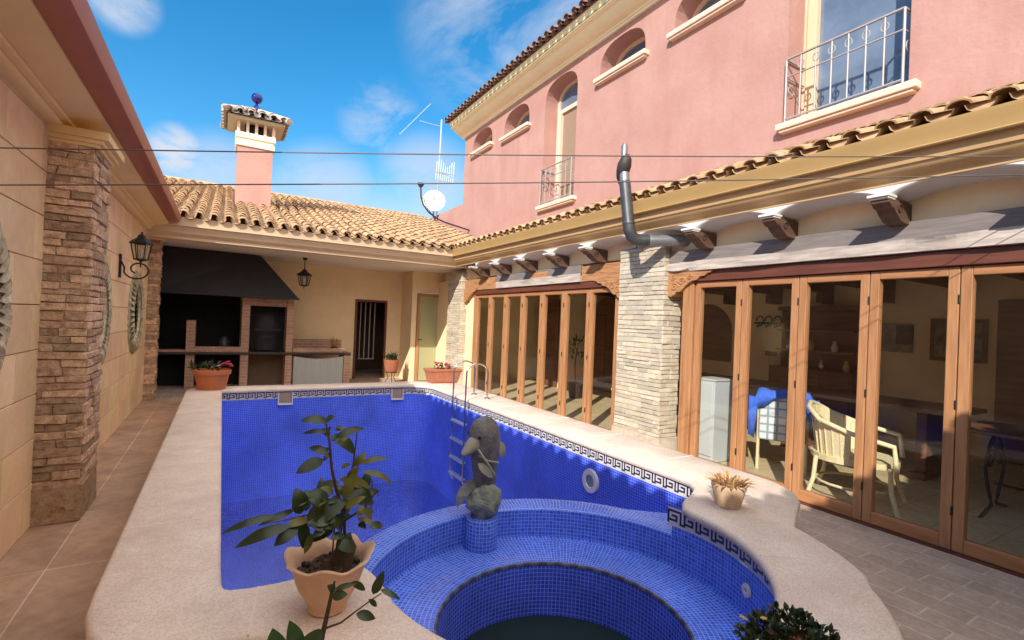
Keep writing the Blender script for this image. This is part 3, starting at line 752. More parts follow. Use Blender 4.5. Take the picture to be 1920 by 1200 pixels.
oval_mirror(3.26,1.45,'oval mirror in a leafy frame, nearest to the camera before the first pilaster')
oval_mirror(6.10,1.42,'oval mirror in a leafy frame, half hidden just behind the first brick pilaster')
oval_mirror(8.50,1.42,'oval mirror in a leafy frame below the wall lantern')

# ------------------------------------------------------------------ pink house
hs=thing('pink_house','two storey pink rendered house with arched windows and glazed ground floor right of the pool','house',(7.5,5,0))
XP=5.5
wins=[]  # y0,y1,sill z, spring z, top z, kind
wins.append((10.63,11.70,5.86,5.98,6.35,'small')); wins.append((8.94,10.04,5.77,5.90,6.33,'small'))
wins.append((7.28,8.34,3.87,5.92,6.34,'tall')); wins.append((5.59,6.66,5.78,5.90,6.32,'small')); wins.append((3.92,5.02,5.78,5.90,6.32,'small'))
wins.append((2.13,3.31,3.90,5.80,6.30,'balcony')); wins.append((-.2,.9,5.78,5.90,6.32,'small'))
wins.sort()
p=MB(); Y0,Y1=-3.0,12.2; ZB,ZT=2.95,6.62; DEP=.36
p.quad((XP,Y1,3.3),(XP,Y1+4,3.3),(XP,Y1+4,4.66),(XP,Y1,4.66)); p.quad((XP,Y1,4.66),(XP,Y1+4,4.66),(XP+.2,Y1+4,4.66),(XP+.2,Y1,4.66)); p.quad((XP+.2,Y1,3),(XP+.2,Y1+4,3),(XP+.2,Y1+4,4.66),(XP+.2,Y1,4.66))
y=Y0
def apts(w):
    y0,y1,zs,zp,zt,kd=w; n=14; c=(y0+y1)/2; a=(y1-y0)/2; out=[]
    for i in range(n+1):
        t=PI*i/n; cx_=math.cos(t); sy_=math.sin(t)
        out.append((c-a*math.copysign(abs(cx_)**.72,cx_), zp+(zt-zp)*sy_**.8))
    return out
for w in wins:
    y0,y1,zs,zp,zt,kd=w
    p.quad((XP,y,ZB),(XP,y0,ZB),(XP,y0,ZT),(XP,y,ZT))
    p.quad((XP,y0,ZB),(XP,y1,ZB),(XP,y1,zs),(XP,y0,zs))
    A=apts(w)
    for (a,b) in zip(A[:-1],A[1:]): p.quad((XP,a[0],a[1]),(XP,b[0],b[1]),(XP,b[0],ZT),(XP,a[0],ZT))
    ring=[(y0,zs)]+A+[(y1,zs)]
    for (a,b) in zip(ring,ring[1:]+ring[:1]): p.quad((XP,a[0],a[1]),(XP,b[0],b[1]),(XP+DEP,b[0],b[1]),(XP+DEP,a[0],a[1]))
    y=y1
p.quad((XP,y,ZB),(XP,Y1,ZB),(XP,Y1,ZT),(XP,y,ZT))
p.quad((XP,Y1,ZB),(13,Y1,ZB),(13,Y1,ZT),(XP,Y1,ZT)); p.quad((13,Y0,ZB),(13,Y1,ZB),(13,Y1,ZT),(13,Y0,ZT)); p.quad((XP,Y0,ZB),(13,Y0,ZB),(13,Y0,ZT),(XP,Y0,ZT))
uw=p.build('upper_wall','pink',hs,smooth=40)
for w in wins:
    y0,y1,zs,zp,zt,kd=w; xf=XP+DEP
    p=MB()
    A=apts(w); ins=.055; c=(y0+y1)/2
    ring=[(y0,zs)]+A+[(y1,zs)]; rin=[(c+(a-c)*(1-2*ins/(y1-y0)), zs+ins+(b-zs)*(1-2*ins/(zt-zs))) for a,b in ring]; m_=len(ring)
    vs=[(xf-.05,a,b) for a,b in ring]+[(xf-.05,a,b) for a,b in rin]+[(xf,a,b) for a,b in rin]
    fs=[]
    for i in range(m_):
        i2=(i+1)%m_; fs += [(i,i2,m_+i2,m_+i),(m_+i,m_+i2,2*m_+i2,2*m_+i)]
    p.add(vs,fs)
    if kd!='small':
        p.box(xf-.055,xf-.005,y0+.05,y1-.05,zp-.12,zp-.04); p.box(xf-.075,xf-.005,y1-.16,y1-.05,zs+.05,zp-.1)
    wf=p.build('window','pink_trim' if kd!='balcony' else 'fascia_cream',hs)
    p=MB(); p.poly([(xf-.008,a,b) for a,b in ring]); p.build('pane',{'small':'pane_up','tall':'blind','balcony':'pane_up'}[kd],wf)
    if kd=='tall':
        p=MB(); p.quad((xf-.012,y0+.05,zp-.05),(xf-.012,y1-.05,zp-.05),(xf-.012,y1-.05,zt-.04),(xf-.012,y0+.05,zt-.04)); p.build('fanlight','pane_up',wf)
    e=.09 if kd=='small' else .10
    p=MB(); p.box(XP-.11,XP+.1,y0-e,y1+e*.6,zs-.075,zs-.0); p.box(XP-.085,XP+.1,y0-e+.03,y1+e*.6-.03,zs-.105,zs-.075); p.build('sill','pink_trim',wf,bevel=.012)
    if kd!='small':
        p=MB(); xr=XP-.05; zt_=zs+.735; nb=7 if kd=='balcony' else 6
        p.tube([(xr,y0+.03,zt_),(xr,y1-.02,zt_)],.016,6); p.tube([(xr,y0+.03,zs+.53),(xr,y1-.02,zs+.53)],.010,6); p.tube([(xr,y0+.03,zs+.05),(xr,y1-.02,zs+.05)],.012,6)
        for yy in (y0+.03,y1-.02):
            p.tube([(xr,yy,zs+.02),(xr,yy,zt_)],.013,6); p.tube([(xr,yy,zt_),(xf-.05,yy,zt_)],.012,6); p.tube([(xr,yy,zs+.53),(xf-.05,yy,zs+.53)],.008,6)
            p.tube([(xr+.10+.05*math.cos(t*.5),yy,zs+.40+.05*math.sin(t*.5)) for t in range(13)],.006,5)
        for k in range(1,nb):
            yy=y0+.03+(y1-y0-.05)*k/nb
            p.tube([(xr,yy,zs+.05),(xr,yy,zt_)],.009,6)
            p.tube([(xr,yy+.034*math.cos(t*PI/5),zs+.63+.044*math.sin(t*PI/5)) for t in range(10)],.007,5,closed=True)
        p.build('balcony_railing','iron_grey',wf)
# room behind upper windows is closed by the opaque panes; cornice and upper roof
cpz=[(5.50,6.44),(5.46,6.44),(5.45,6.47),(5.43,6.475),(5.42,6.50),(5.38,6.505),(5.33,6.52),(5.27,6.55),(5.22,6.59),(5.19,6.63),(5.14,6.635),(5.13,6.65),(5.10,6.655),(5.09,6.74),(5.07,6.75),(5.06,6.79),(5.6,6.79),(5.6,6.44)]
p=MB(); p.extrude(cpz,'Y',-3.0,12.32); p.build('cornice','cornice_c',hs,smooth=35)
p=MB(); p.extrude([(5.11,6.672),(5.084,6.672),(5.084,6.690),(5.11,6.690)],'Y',-3.0,12.325); p.build('cornice_line','cornice_green',hs)
p=MB(); p.quad((5.03,-3,6.80),(5.03,12.38,6.80),(9,12.38,8.0),(9,-3,8.0),1); p.quad((5.03,12.38,6.80),(9,12.38,8.0),(13,12.38,6.8),(5.03,12.38,6.80),1)
tile_roof(p,(4.95,-3.0,6.77),(0,1,0),Vector((1,0,.30)).normalized(),75,.75,lo=.7,hi=1.2); p.build('upper_roof',['tile_shade_side','tile_shade_side'],hs,smooth=50)
# lower roof
p=MB(); p.quad((3.97,-1.5,2.90),(3.97,9.2,2.90),(5.5,11.24,3.51),(5.5,-1.5,3.51),1)
def rstart(c):
    y_=-1.5+c; return max(0,(y_-9.2)*.75*math.sqrt(1.16))
tile_roof(p,(4.0,-1.5,2.925),(0,1,0),Vector((1,0,.40)).normalized(),61,1.5*math.sqrt(1.16),start=rstart,flat=.62,panz=.068); p.build('lower_roof',['tile','mortar_pale'],hs,smooth=50)
p=MB(); p.extrude([(3.95,2.925),(3.952,2.90),(3.968,2.86),(3.975,2.80),(3.968,2.79),(3.975,2.782),(4.02,2.78),(4.02,2.87),(4.0,2.925)],'Y',-1.5,9.28); p.build('gutter','gutter_ochre',hs,smooth=30)
p=MB(); p.extrude([(4.02,2.79),(4.028,2.75),(4.04,2.715),(4.055,2.71),(4.065,2.69),(4.10,2.665),(4.13,2.655),(4.145,2.64),(4.15,2.615),(4.20,2.615),(4.20,2.79)],'Y',-1.5,9.42); p.build('eave','fascia_ochre',hs,smooth=30)
CY=[.885+.853*k for k in range(-2,10)]
p=MB(); vs=[];fs=[]; ny=12*16
ys=[]
for a,b in zip(CY[:-1],CY[1:]):
    for k in range(16):
        u=k/16; ys.append((a+(b-a)*u, 2.515+.085*(1-abs(2*u-1)**2.4)))
ys=[q for q in ys if q[0]<9.42]
for (yy,zz) in ys: vs += [(4.155,yy,2.66),(4.155,yy,zz+.03),(4.165,yy,zz+.018),(4.19,yy,zz+.012),(4.5,yy,zz)]
for i in range(len(ys)-1):
    for q in range(4): fs.append((i*5+q,(i+1)*5+q,(i+1)*5+q+1,i*5+q+1))
p.add(vs,fs); p.build('scalloped_soffit','white_plaster',hs,smooth=40)
p=MB(); p.box(4.47,4.62,-1.5,9.6,2.385,2.66); p.box(4.47,4.62,-1.5,-.85,0,2.385); p.box(4.5,4.62,9.1,11.2,0,2.4); p.build('lower_wall','cream_wall',hs)
# corbels (all the same length of beam end)
p=MB(); 
cf=[(4.10,2.52),(4.10,2.485),(4.125,2.475),(4.15,2.455),(4.19,2.45),(4.225,2.42),(4.26,2.40),(4.30,2.375),(4.36,2.365),(4.48,2.36),(4.48,2.52)]
p.extrude(cf,'Y',-.06,.06)
for k in range(3): p.tube([(4.27+.035*math.cos(t*.6)*(1-t*.05),-.062+.124*(k//2),2.455+.035*math.sin(t*.6)*(1-t*.05)) for t in range(12)],.008,5)
c0=p.build('corbel','beam_brown',hs,bevel=.006)
p=MB(); p.box(4.062,4.20,-.07,.07,2.522,2.543); p.box(4.08,4.19,-.064,.064,2.508,2.5215); c1=p.build('drip_board','white_plaster',c0,bevel=.004)
c0.location.y+=CY[0]
for k in range(1,len(CY)):
    if not 3.9<CY[k]<4.75: copy_tree(c0,hs,(0,CY[k]-CY[0],0))
# stone pillars
for (y0,y1,x1) in ((3.98,4.72,4.66),(9.56,10.27,4.72)):
    p=MB(); bricks(p,4.36,x1,y0,y1,.24,2.52,.052,.24,('S','W','N'),gap=.006,prot=.010,j=.004,lo=.80,hi=1.14); p.box(4.34,x1,y0-.02,y1+.02,0,.24,0,(1,1,1),.004); p.build('stone_pillar',['stone','mortar_pale'],hs,bevel=.003)
# lintels
def rough_beam(name,mat,y0,y1,x0,x1,z0,z1,amp=.012,tfun=None):
    p=MB(); n=int((y1-y0)/.06); vs=[];fs=[];cc=[]
    for i in range(n+1):
        yy=y0+(y1-y0)*i/n
        for q,(x,z) in enumerate(((x0,z0),(x0-.0,z0+(z1-z0)*.45),(x0,z1),(x1,z1),(x1,z0))):
            v=Vector((x,yy*1.0,z)); d=noise.noise(Vector((yy*2.2,q*3.1,z0)))*amp; vs.append((x+(d if q<3 else 0),yy,z+(d*.15 if q==0 else d*.8 if q==2 else d*2 if q==1 else 0)))
    for i in range(n):
        t=tfun((y0+(y1-y0)*(i+.5)/n)) if tfun else (1,1,1)
        p.add([vs[i*5+k] for k in range(5)]+[vs[i*5+5+k] for k in range(5)],[(k,(k+1)%5,5+(k+1)%5,5+k) for k in range(5)],0,t)
    p.add(vs[:5],[(0,1,2,3,4)]); p.add(vs[-5:],[(4,3,2,1,0)])
    return p.build(name,mat,hs,smooth=50)
rough_beam('lintel','beam_grey',-1.2,3.98,4.405,4.60,2.15,2.25,.030)
rough_beam('lintel_upper','beam_dark_grey',-1.2,3.98,4.432,4.60,2.225,2.385,.008)  # upper part of the lintel, a darker grey than the part below
def seg(yy):
    return (1,1,1)
rough_beam('lintel','beam_grey',5.62,8.15,4.42,4.60,2.13,2.25,.024)
rough_beam('lintel_upper','beam_dark_grey',5.62,8.15,4.44,4.60,2.225,2.375,.008)
rough_beam('lintel','carved',4.72,5.60,4.44,4.60,2.13,2.35); rough_beam('lintel','carved',8.17,9.56,4.44,4.60,2.13,2.35); rough_beam('lintel','carved',6.45,6.95,4.425,4.44,2.14,2.34,.004)
def bracket(yb,s):
    pr=[(0,2.15),(0,1.88),(.05,1.87),(.10,1.89),(.13,1.93),(.16,1.92),(.20,1.94),(.26,2.0),(.33,2.04),(.40,2.05),(.44,2.085),(.50,2.09),(.53,2.115),(.57,2.12),(.59,2.15)]
    p=MB(); p.extrude([(yb+s*a,z) for a,z in pr],'X',4.42,4.56)
    for k in range(4):
        c_=((.10,1.98,.05),(.20,2.04,.045),(.31,2.085,.035),(.08,2.08,.035))[k]
        p.tube([(4.418,yb+s*(c_[0]+c_[2]*(1-t*.06)*math.cos(t*.7)),c_[1]+c_[2]*(1-t*.06)*math.sin(t*.7)) for t in range(14)],.010,5)
    p.build('carved_bracket','carved',hs,bevel=.006)
bracket(3.98,-1); bracket(4.72,1); bracket(9.56,-1)
# door head, sill, panels
for (a,b,z_) in ((-1.2,3.82,2.145),(4.72,9.15,2.128)):
    p=MB(); p.box(4.455,4.60,a,b,2.035,z_); p.build('door_head','wood_dark',hs,bevel=.005)
    p=MB(); p.box(4.47,4.585,a,b,0,.018); p.build('threshold','wood_dark',hs)
for (a,b) in ((3.655,3.80),(9.08,9.15),(4.72,4.86)):
    p=MB(); p.box(4.47,4.60,a,b,.018,2.035); p.build('door_post','wood',hs,bevel=.006)
def door(w):
    p=MB(); sw=.068; x0,x1=4.49,4.56
    p.box(x0,x1,.003,sw,.02,2.03); p.box(x0,x1,w-sw,w-.003,.02,2.03)
    d=p.build('door_panel',['wood'],hs,bevel=.006)
    p=MB(); p.box(x0,x1-.003,sw,w-sw,.02,.115); p.build('bottom_rail','wood_h',d,bevel=.005)
    p=MB(); p.box(x0,x1-.003,sw,w-sw,1.965,2.03); p.build('top_rail','wood_h',d,bevel=.005)
    p=MB(); p.quad((4.525,sw,.115),(4.525,w-sw,.115),(4.525,w-sw,1.965),(4.525,sw,1.965)); p.build('pane','pane',d)
    for zz in (.3,1.05,1.8):
        p=MB(); p.tube([(x0-.004,.0,zz-.03),(x0-.004,.0,zz+.03)],.007,6); p.build('hinge','iron',d)
    return d
dB=door(.565); dA=door(.60)
dB.location.y+=3.645-.565
for k in range(1,8): copy_tree(dB,hs,(0,-.565*k,0))
dA.location.y+=9.08-.60
for k in range(1,7): copy_tree(dA,hs,(0,-.603*k,0))
# interior shell
p=MB(); p.box(8.6,8.75,-2.2,11.1,0,2.7); p.box(4.62,8.6,-2.2,-2.1,0,2.7); p.box(4.75,8.6,11.0,11.1,0,2.7); p.box(6.9,8.6,9.4,9.5,0,2.7); p.box(8.3,8.6,7.6,7.75,0,2.7); p.build('interior_wall','room_wall',hs)
p=MB(); p.box(4.62,8.75,-2.2,11.1,2.37,2.72); p.build('interior_ceiling','ceiling',hs)
p=MB(); p.box(4.62,8.6,-.055,.055,2.19,2.37); p.box(8.25,8.6,-.05,.05,2.02,2.19); bm0=p.build('ceiling_beam','beam_brown',hs,bevel=.006); bm0.location.y+=CY[0]
for k in range(1,len(CY)): copy_part(bm0,hs,(0,CY[k]-CY[0],0))
p=MB(); A_=[(8.59,6.05,1.05),(8.59,7.3,1.05)]; arcp=[(6.675+.6*math.cos(R(a)),1.5+.55*math.sin(R(a))) for a in range(0,181,12)]
p.poly([(8.595,6.075,.9)]+[(8.595,a,b) for a,b in arcp[::-1]]+[(8.595,7.275,.9)]); p.build('dark_niche','furn',hs)
p=MB(); p.box(8.53,8.6,1.35,2.25,0,2.05); p.build('inner_door','furn',hs,bevel=.01)
p=MB(); p.box(6.85,6.9,9.45,10.3,0,2.1); p.build('inner_door','furn',hs,bevel=.01)

# ------------------------------------------------------------------ flue, aerials, wires
fp=thing('flue_pipe','grey metal stove flue with an elbow and dark cowl above the middle stone pillar','flue pipe',(4.45,3.78,2.5))
p=MB(); p.tube([(4.49,3.77,2.505),(4.42,3.80,2.50),(4.09,3.985,2.485)],[.066,.066,.066],16); p.build('pipe','steel',fp,smooth=40)
p=MB(); p.tube([(4.12,3.97,2.487),(4.02,4.025,2.482),(3.95,4.06,2.495),(3.905,4.07,2.53),(3.875,4.075,2.59),(3.868,4.08,2.66)],[.066]*6,16)
for z in (2.66,): p.lathe([(.069,-.012),(.072,0),(.069,.012)],(3.868,4.08,z),16)
p.build('elbow','steel_dark',fp,smooth=50)
p=MB(); p.tube([(3.868,4.08,2.65),(3.85,4.15,3.14)],.063,16); p.build('pipe','steel_dark',fp,smooth=40)
p=MB(); p.tube([(3.85,4.15,3.12),(3.848,4.16,3.24)],.055,16); p.build('collar','steel',fp,smooth=40)
p=MB()
p.tube([(3.86,4.225,3.13),(3.855,4.225,3.20),(3.85,4.19,3.26),(3.845,4.16,3.33),(3.84,4.125,3.40),(3.84,4.11,3.44)],[.025,.05,.075,.08,.06,.02],12); p.build('cowl','cowl',fp,smooth=60)
p=MB(); p.tube([(3.845,4.165,3.38),(3.84,4.165,3.55),(3.84,4.165,3.575)],[.036,.036,.02],10); p.build('tip','steel',fp,smooth=40)
an=thing('television_aerial','thin metal television aerial mast rising behind the pink parapet','aerial',(5.46,14.0,4.6))
p=MB(); p.tube([(5.46,14,4.5),(5.49,14,7.55)],.022,6); p.build('mast','alu',an)
p=MB(); p.tube([(5.49,14,7.34),(4.78,13.95,7.33)],.012,5); p.tube([(4.25,14.1,6.85),(5.05,13.8,7.85)],.010,5); p.build('top_boom','alu',an)
p=MB(); p.tube([(5.30,14,5.96),(6.0,13.9,5.93)],.014,5)
for k in range(9): p.tube([(5.38+k*.07,13.99,5.72),(5.40+k*.07,13.98,6.25+.1*math.sin(k))],.007,4)
for k in range(4): p.tube([(5.45+k*.1,13.75,5.9),(5.45+k*.1,14.2,5.96)],.007,4)
p.build('antenna_rods','alu',an)
ds=thing('satellite_dish','round cream satellite dish behind the pavilion roof beside the pink parapet','satellite dish',(5.32,14.0,4.6))
p=MB(); c=Vector((5.36,14,5.02)); d=Vector((-.35,-.9,.28)).normalized(); u=d.cross(Vector((0,0,1))).normalized(); v=u.cross(d)
vs=[c]; fs=[]
for i in range(1,6):
    r=.33*i/5
    for k in range(28):
        t=2*PI*k/28; vs.append(c+u*r*math.cos(t)+v*r*1.06*math.sin(t)+d*(.11*(r/.33)**2))
for k in range(28):
    fs.append((0,1+k,1+(k+1)%28))
    for i in range(4): a=1+i*28; fs.append((a+k,a+28+k,a+28+(k+1)%28,a+(k+1)%28))
p.add(vs,fs); p.build('reflector','cream_metal',ds,smooth=60)
p=MB(); e=c+d*.36-v*.05; p.tube([c-v*.30,e-v*.1,e],.014,6); p.tube([e,e-d*.09],[.035,.03],10); p.tube([c-d*.02,c-d*.12-Vector((0,0,.1)),c-d*.14-Vector((0,0,.5))],.025,8); p.build('feed_arm','iron_grey',ds)
p=MB(); P_=[(5.49,11.7,3.87),(5.2,11.75,3.93),(4.85,11.8,4.0),(4.6,11.8,4.07),(4.38,11.8,4.2),(4.24,11.8,4.36),(4.17,11.8,4.55),(4.15,11.8,4.8)]
p.tube(P_,.021,8); p.tube([(a+.07,b,c_-.02) for a,b,c_ in P_[1:7]],.010,6); p.lathe([(.02,4.78),(.05,4.80),(.085,4.86),(.08,4.89),(0,4.90)],(4.15,11.8,0),12)
tag(p.build('cable_conduit','cable',smooth=50),'black gooseneck cable conduit curving up from the pink wall over the pavilion roof','conduit')
for (za,zb,lab) in ((2.235,2.574,'upper of the two thin wires stretched across the courtyard'),(2.054,2.48,'lower of the two thin wires stretched across the courtyard')):
    p=MB(); A=Vector((-1.05,3.35,za-.004)); B=Vector((4.47,.626,zb+.03)); p.tube([A.lerp(B,t/12)-Vector((0,0,.02*math.sin(PI*t/12))) for t in range(13)],.0034,6)
    tag(p.build('wire','line'),lab,'wire','wires across the courtyard')

# ------------------------------------------------------------------ pool ladder
ld=thing('pool_ladder','chrome pool ladder with curved handrails at the far right corner of the pool','pool ladder',(3.0,6.1,.45))
for y in (5.86,6.26):
    p=MB(); pts=[(3.12,y,.452),(3.12,y,.80)]+[(2.96+.16*math.cos(R(a)),y,.80+.13*math.sin(R(a))) for a in range(15,181,15)]+[(2.80,y,.7),(2.80,y,-.62),(2.84,y,-.70)]
    p.tube(pts,.0125,10); p.lathe([(.045,.452),(.045,.465),(.02,.475)],(3.12,y,0),12); p.build('rail','chrome',ld,smooth=60)
for z in (.12,-.13,-.38,-.60):
    p=MB(); p.box(2.77,2.84,5.86,6.26,z-.012,z+.012); p.build('step','alu',ld,bevel=.005)

# ------------------------------------------------------------------ fish fountain
ff=thing('fountain_statue','dark grey stone fish fountain statue curled over a rough rock on the hot tub edge','statue',(1.49,2.80,.25))
p=MB(); p.ball((1.495,2.80,.355),.118,28,0,sx=.95,sy=.95,sz=1.08,jit=.3,seed=3); p.build('rock','rock',ff,smooth=60)
# body: tail at the rock, arching up, head bent down to the left
spine=[(1.502,.42,.078,.07),(1.497,.50,.084,.075),(1.492,.58,.092,.082),(1.490,.66,.108,.092),(1.487,.73,.118,.098),(1.480,.79,.114,.095),(1.470,.84,.096,.08),(1.462,.872,.060,.05),(1.458,.885,.025,.02)]
p=MB(); seg=20; vs=[];fs=[]
for i,(x,z,ra,rb) in enumerate(spine):
    a=spine[max(0,i-1)]; b=spine[min(len(spine)-1,i+1)]; d=Vector((b[0]-a[0],0,b[1]-a[1])).normalized(); nx=Vector((d.z,0,-d.x))
    for k in range(seg):
        t=2*PI*k/seg; vs.append(Vector((x,2.80,z))+nx*ra*.93*math.cos(t)+Vector((0,1,0))*rb*.93*math.sin(t))
for i in range(len(spine)-1):
    for k in range(seg): fs.append((i*seg+k,i*seg+(k+1)%seg,(i+1)*seg+(k+1)%seg,(i+1)*seg+k))
fs += [tuple(range(seg))[::-1], tuple(range((len(spine)-1)*seg,len(spine)*seg))]
p.add(vs,fs)
bd=p.build('body','bronze',ff,smooth=70); sb=bd.modifiers.new('s','SUBSURF'); sb.levels=1; sb.render_levels=2
p=MB()
hd=[(1.44,.735,.070,.065),(1.395,.705,.052,.05),(1.355,.676,.032,.036),(1.322,.652,.012,.02)]
vs=[];fs=[]
for i,(x,z,ra,rb) in enumerate(hd):
    d=Vector((-.77,0,-.63)); nx=Vector((d.z,0,-d.x))
    for k in range(14):
        t=2*PI*k/14; vs.append(Vector((x,2.79,z))+nx*ra*math.cos(t)+Vector((0,1,0))*rb*math.sin(t))
for i in range(3):
    for k in range(14): fs.append((i*14+k,i*14+(k+1)%14,(i+1)*14+(k+1)%14,(i+1)*14+k))
fs.append(tuple(range(42,56)))
p.add(vs,fs); sn=p.build('snout','belly',ff,smooth=70); sb=sn.modifiers.new('s','SUBSURF'); sb.levels=1; sb.render_levels=2
p=MB()
for s_ in (-1,1): p.ball((1.405,2.79+s_*.075,.775),.012,10)
p.build('eye','iron',ff,smooth=60)
p=MB()
p.add([(1.44,2.78,.46),(1.36,2.76,.405),(1.29,2.75,.345),(1.285,2.77,.41),(1.33,2.80,.455),(1.40,2.81,.50),(1.44,2.81,.43),(1.36,2.79,.385),(1.30,2.78,.335)],[(0,1,4,5),(1,2,3,4),(0,6,7,1),(7,8,2,1),(5,6,0),(5,4,7,6),(4,3,8,7),(3,2,8)])
p.build('tail_fin','bronze',ff)
p=MB()
for (a,b,w_) in (((1.40,2.715,.62),(1.50,2.70,.52),.05),((1.60,2.80,.72),(1.625,2.80,.60),.05)): p.leaf(a,b,w_,0,up=(0,-1,0),droop=.1)
p.tube([(1.405,2.73,.70),(1.43,2.705,.655),(1.47,2.70,.60),(1.52,2.71,.53)],.008,6); p.tube([(1.41,2.73,.66),(1.46,2.70,.63),(1.54,2.70,.61)],.006,6)
p.build('side_fin','belly',ff,smooth=50)

# ------------------------------------------------------------------ planters
def leafball(mb, c, r, n, l, w, mat=0, sz=1, up=.2, tr=(.6,1.4)):
    for k in range(n):
        d=Vector((rnd.gauss(0,1),rnd.gauss(0,1),rnd.gauss(0,1))); d.normalize(); q=r*rt(.25,1)**.5
        b=Vector(c)+Vector((d.x*q,d.y*q,d.z*q*sz)); t=(d+Vector((rt(-.7,.7),rt(-.7,.7),rt(-.3,.7)+up))).normalized()
        mb.leaf(b,b+t*l*rt(.6,1.2),w*rt(.7,1.2),mat,seg=3,tint=greyt(*tr),up=(rt(-.6,.6),rt(-.6,.6),1))
def flowers(root, c, n, r, fr, mat):
    for k in range(n):
        q=Vector((c[0]+rt(-r,r),c[1]+rt(-r,r),c[2]+rt(-.02,.03))); p=MB()
        for i in range(7):
            a=2*PI*i/7+rt(-.2,.2); p.leaf(q,q+Vector((math.cos(a),math.sin(a),rt(.1,.8)))*fr,fr*.8,0,seg=3,tint=greyt(.7,1.2))
        p.build('flower',mat,root)
t=thing('flower_pot','round orange terracotta pot of sparse red flowers on the far left coping corner','flower pot',(-.085,7.62,.452))
p=MB(); p.lathe([(.0,0),(.155,0),(.165,.02),(.195,.17),(.20,.195),(.218,.20),(.222,.255),(.21,.26),(.20,.225),(0,.21)],(-.085,7.62,.452),28); p.build('pot','terra',t,smooth=40)
p=MB(); p.lathe([(.198,.222),(0,.235)],(-.085,7.62,.452),16); p.build('soil','soil',t)
p=MB(); leafball(p,(-.13,7.62,.72),.17,70,.08,.035,0,.35); leafball(p,(-.27,7.6,.73),.06,16,.09,.03,0,.6); p.build('leaves','leaf_p',t)
flowers(t,(.07,7.58,.755),7,.05,.05,'petal_pink'); flowers(t,(-.05,7.55,.73),3,.05,.035,'petal_white')
t=thing('flower_trough','low terracotta trough with pink flowers on the far right coping corner','planter',(3.20,7.62,.452))
p=MB(); vs=[]
for (hx,hy,z) in ((.22,.10,0),(.235,.115,.02),(.275,.14,.19),(.29,.155,.195),(.29,.155,.235),(.27,.135,.235),(.26,.125,.20)):
    vs += [(3.20+a*hx,7.62+b*hy,.452+z) for a,b in ((-1,-1),(1,-1),(1,1),(-1,1))]
p.add(vs,[(3,2,1,0)]+[(i*4+k,i*4+(k+1)%4,i*4+4+(k+1)%4,i*4+4+k) for i in range(6) for k in range(4)]+[(24,25,26,27)]); p.build('trough','terra_dark',t,bevel=.008)
p=MB(); leafball(p,(3.20,7.62,.70),.13,50,.07,.03,0,.4); p.build('leaves','leaf_p',t)
flowers(t,(3.16,7.58,.74),9,.09,.045,'petal_pink'); flowers(t,(3.30,7.58,.72),4,.06,.03,'petal_white')
t=thing('potted_grass','dark terracotta pot of grassy foliage on an iron stand beside the barred opening','potted plant',(3.39,11.1,0))
p=MB(); p.lathe([(0,.24),(.11,.24),(.15,.30),(.175,.50),(.185,.53),(.17,.535),(.15,.50),(0,.49)],(3.39,11.1,0),20); p.build('pot','terra_dark',t,smooth=40)
p=MB()
for k in range(3):
    a=R(120*k+20); p.tube([(3.39+.13*math.cos(a),11.1+.13*math.sin(a),.26),(3.39+.07*math.cos(a),11.1+.07*math.sin(a),.12),(3.39+.15*math.cos(a),11.1+.15*math.sin(a),0)],.008,5)
p.lathe([(.13,.235),(.14,.235),(.14,.25),(.13,.25)],(3.39,11.1,0),16); p.build('stand','iron',t)
p=MB()
for k in range(150):
    a=rt(0,2*PI); e=rt(.5,1.4); q=Vector((3.39+rt(-.1,.1),11.1+rt(-.1,.1),.5)); p.leaf(q,q+Vector((math.cos(a)*math.cos(e),math.sin(a)*math.cos(e),math.sin(e)))*rt(.13,.27),.018,0,droop=.2,seg=3,tint=greyt(.6,1.4))
p.build('leaves','leaf_p',t)
t=thing('succulent_pot','pale stone pot with a spiky dry succulent on the coping between pool and hot tub','potted plant',(2.66,1.86,.452))
p=MB(); p.lathe([(0,0),(.065,0),(.072,.015),(.092,.10),(.098,.115),(.10,.135),(.092,.138),(.086,.115),(0,.11)],(2.66,1.86,.452),24,wave=lambda r,z,a,i:(r*(1+.02*math.cos(8*a)),z)); p.build('pot','sand_pot',t,smooth=40)
p=MB()
for k in range(90):
    a=k*2.4; q=.085*math.sqrt(k/90); e=R(80)-q/.085*R(55)+rt(-.2,.2); b=Vector((2.66+q*math.cos(a),1.86+q*math.sin(a),.452+.115))
    p.leaf(b,b+Vector((math.cos(a)*math.cos(e),math.sin(a)*math.cos(e),math.sin(e)))*rt(.05,.10),.018,0,fold=.5,seg=4,tint=greyt(.6,1.3,.1))
for k in range(14):
    b=Vector((2.70,1.86,.58)); p.leaf(b,b+Vector((rt(.02,.09),rt(-.06,.06),rt(-.05,.03))),.016,0,tint=greyt(.8,1.4))
p.build('leaves','succ',t)
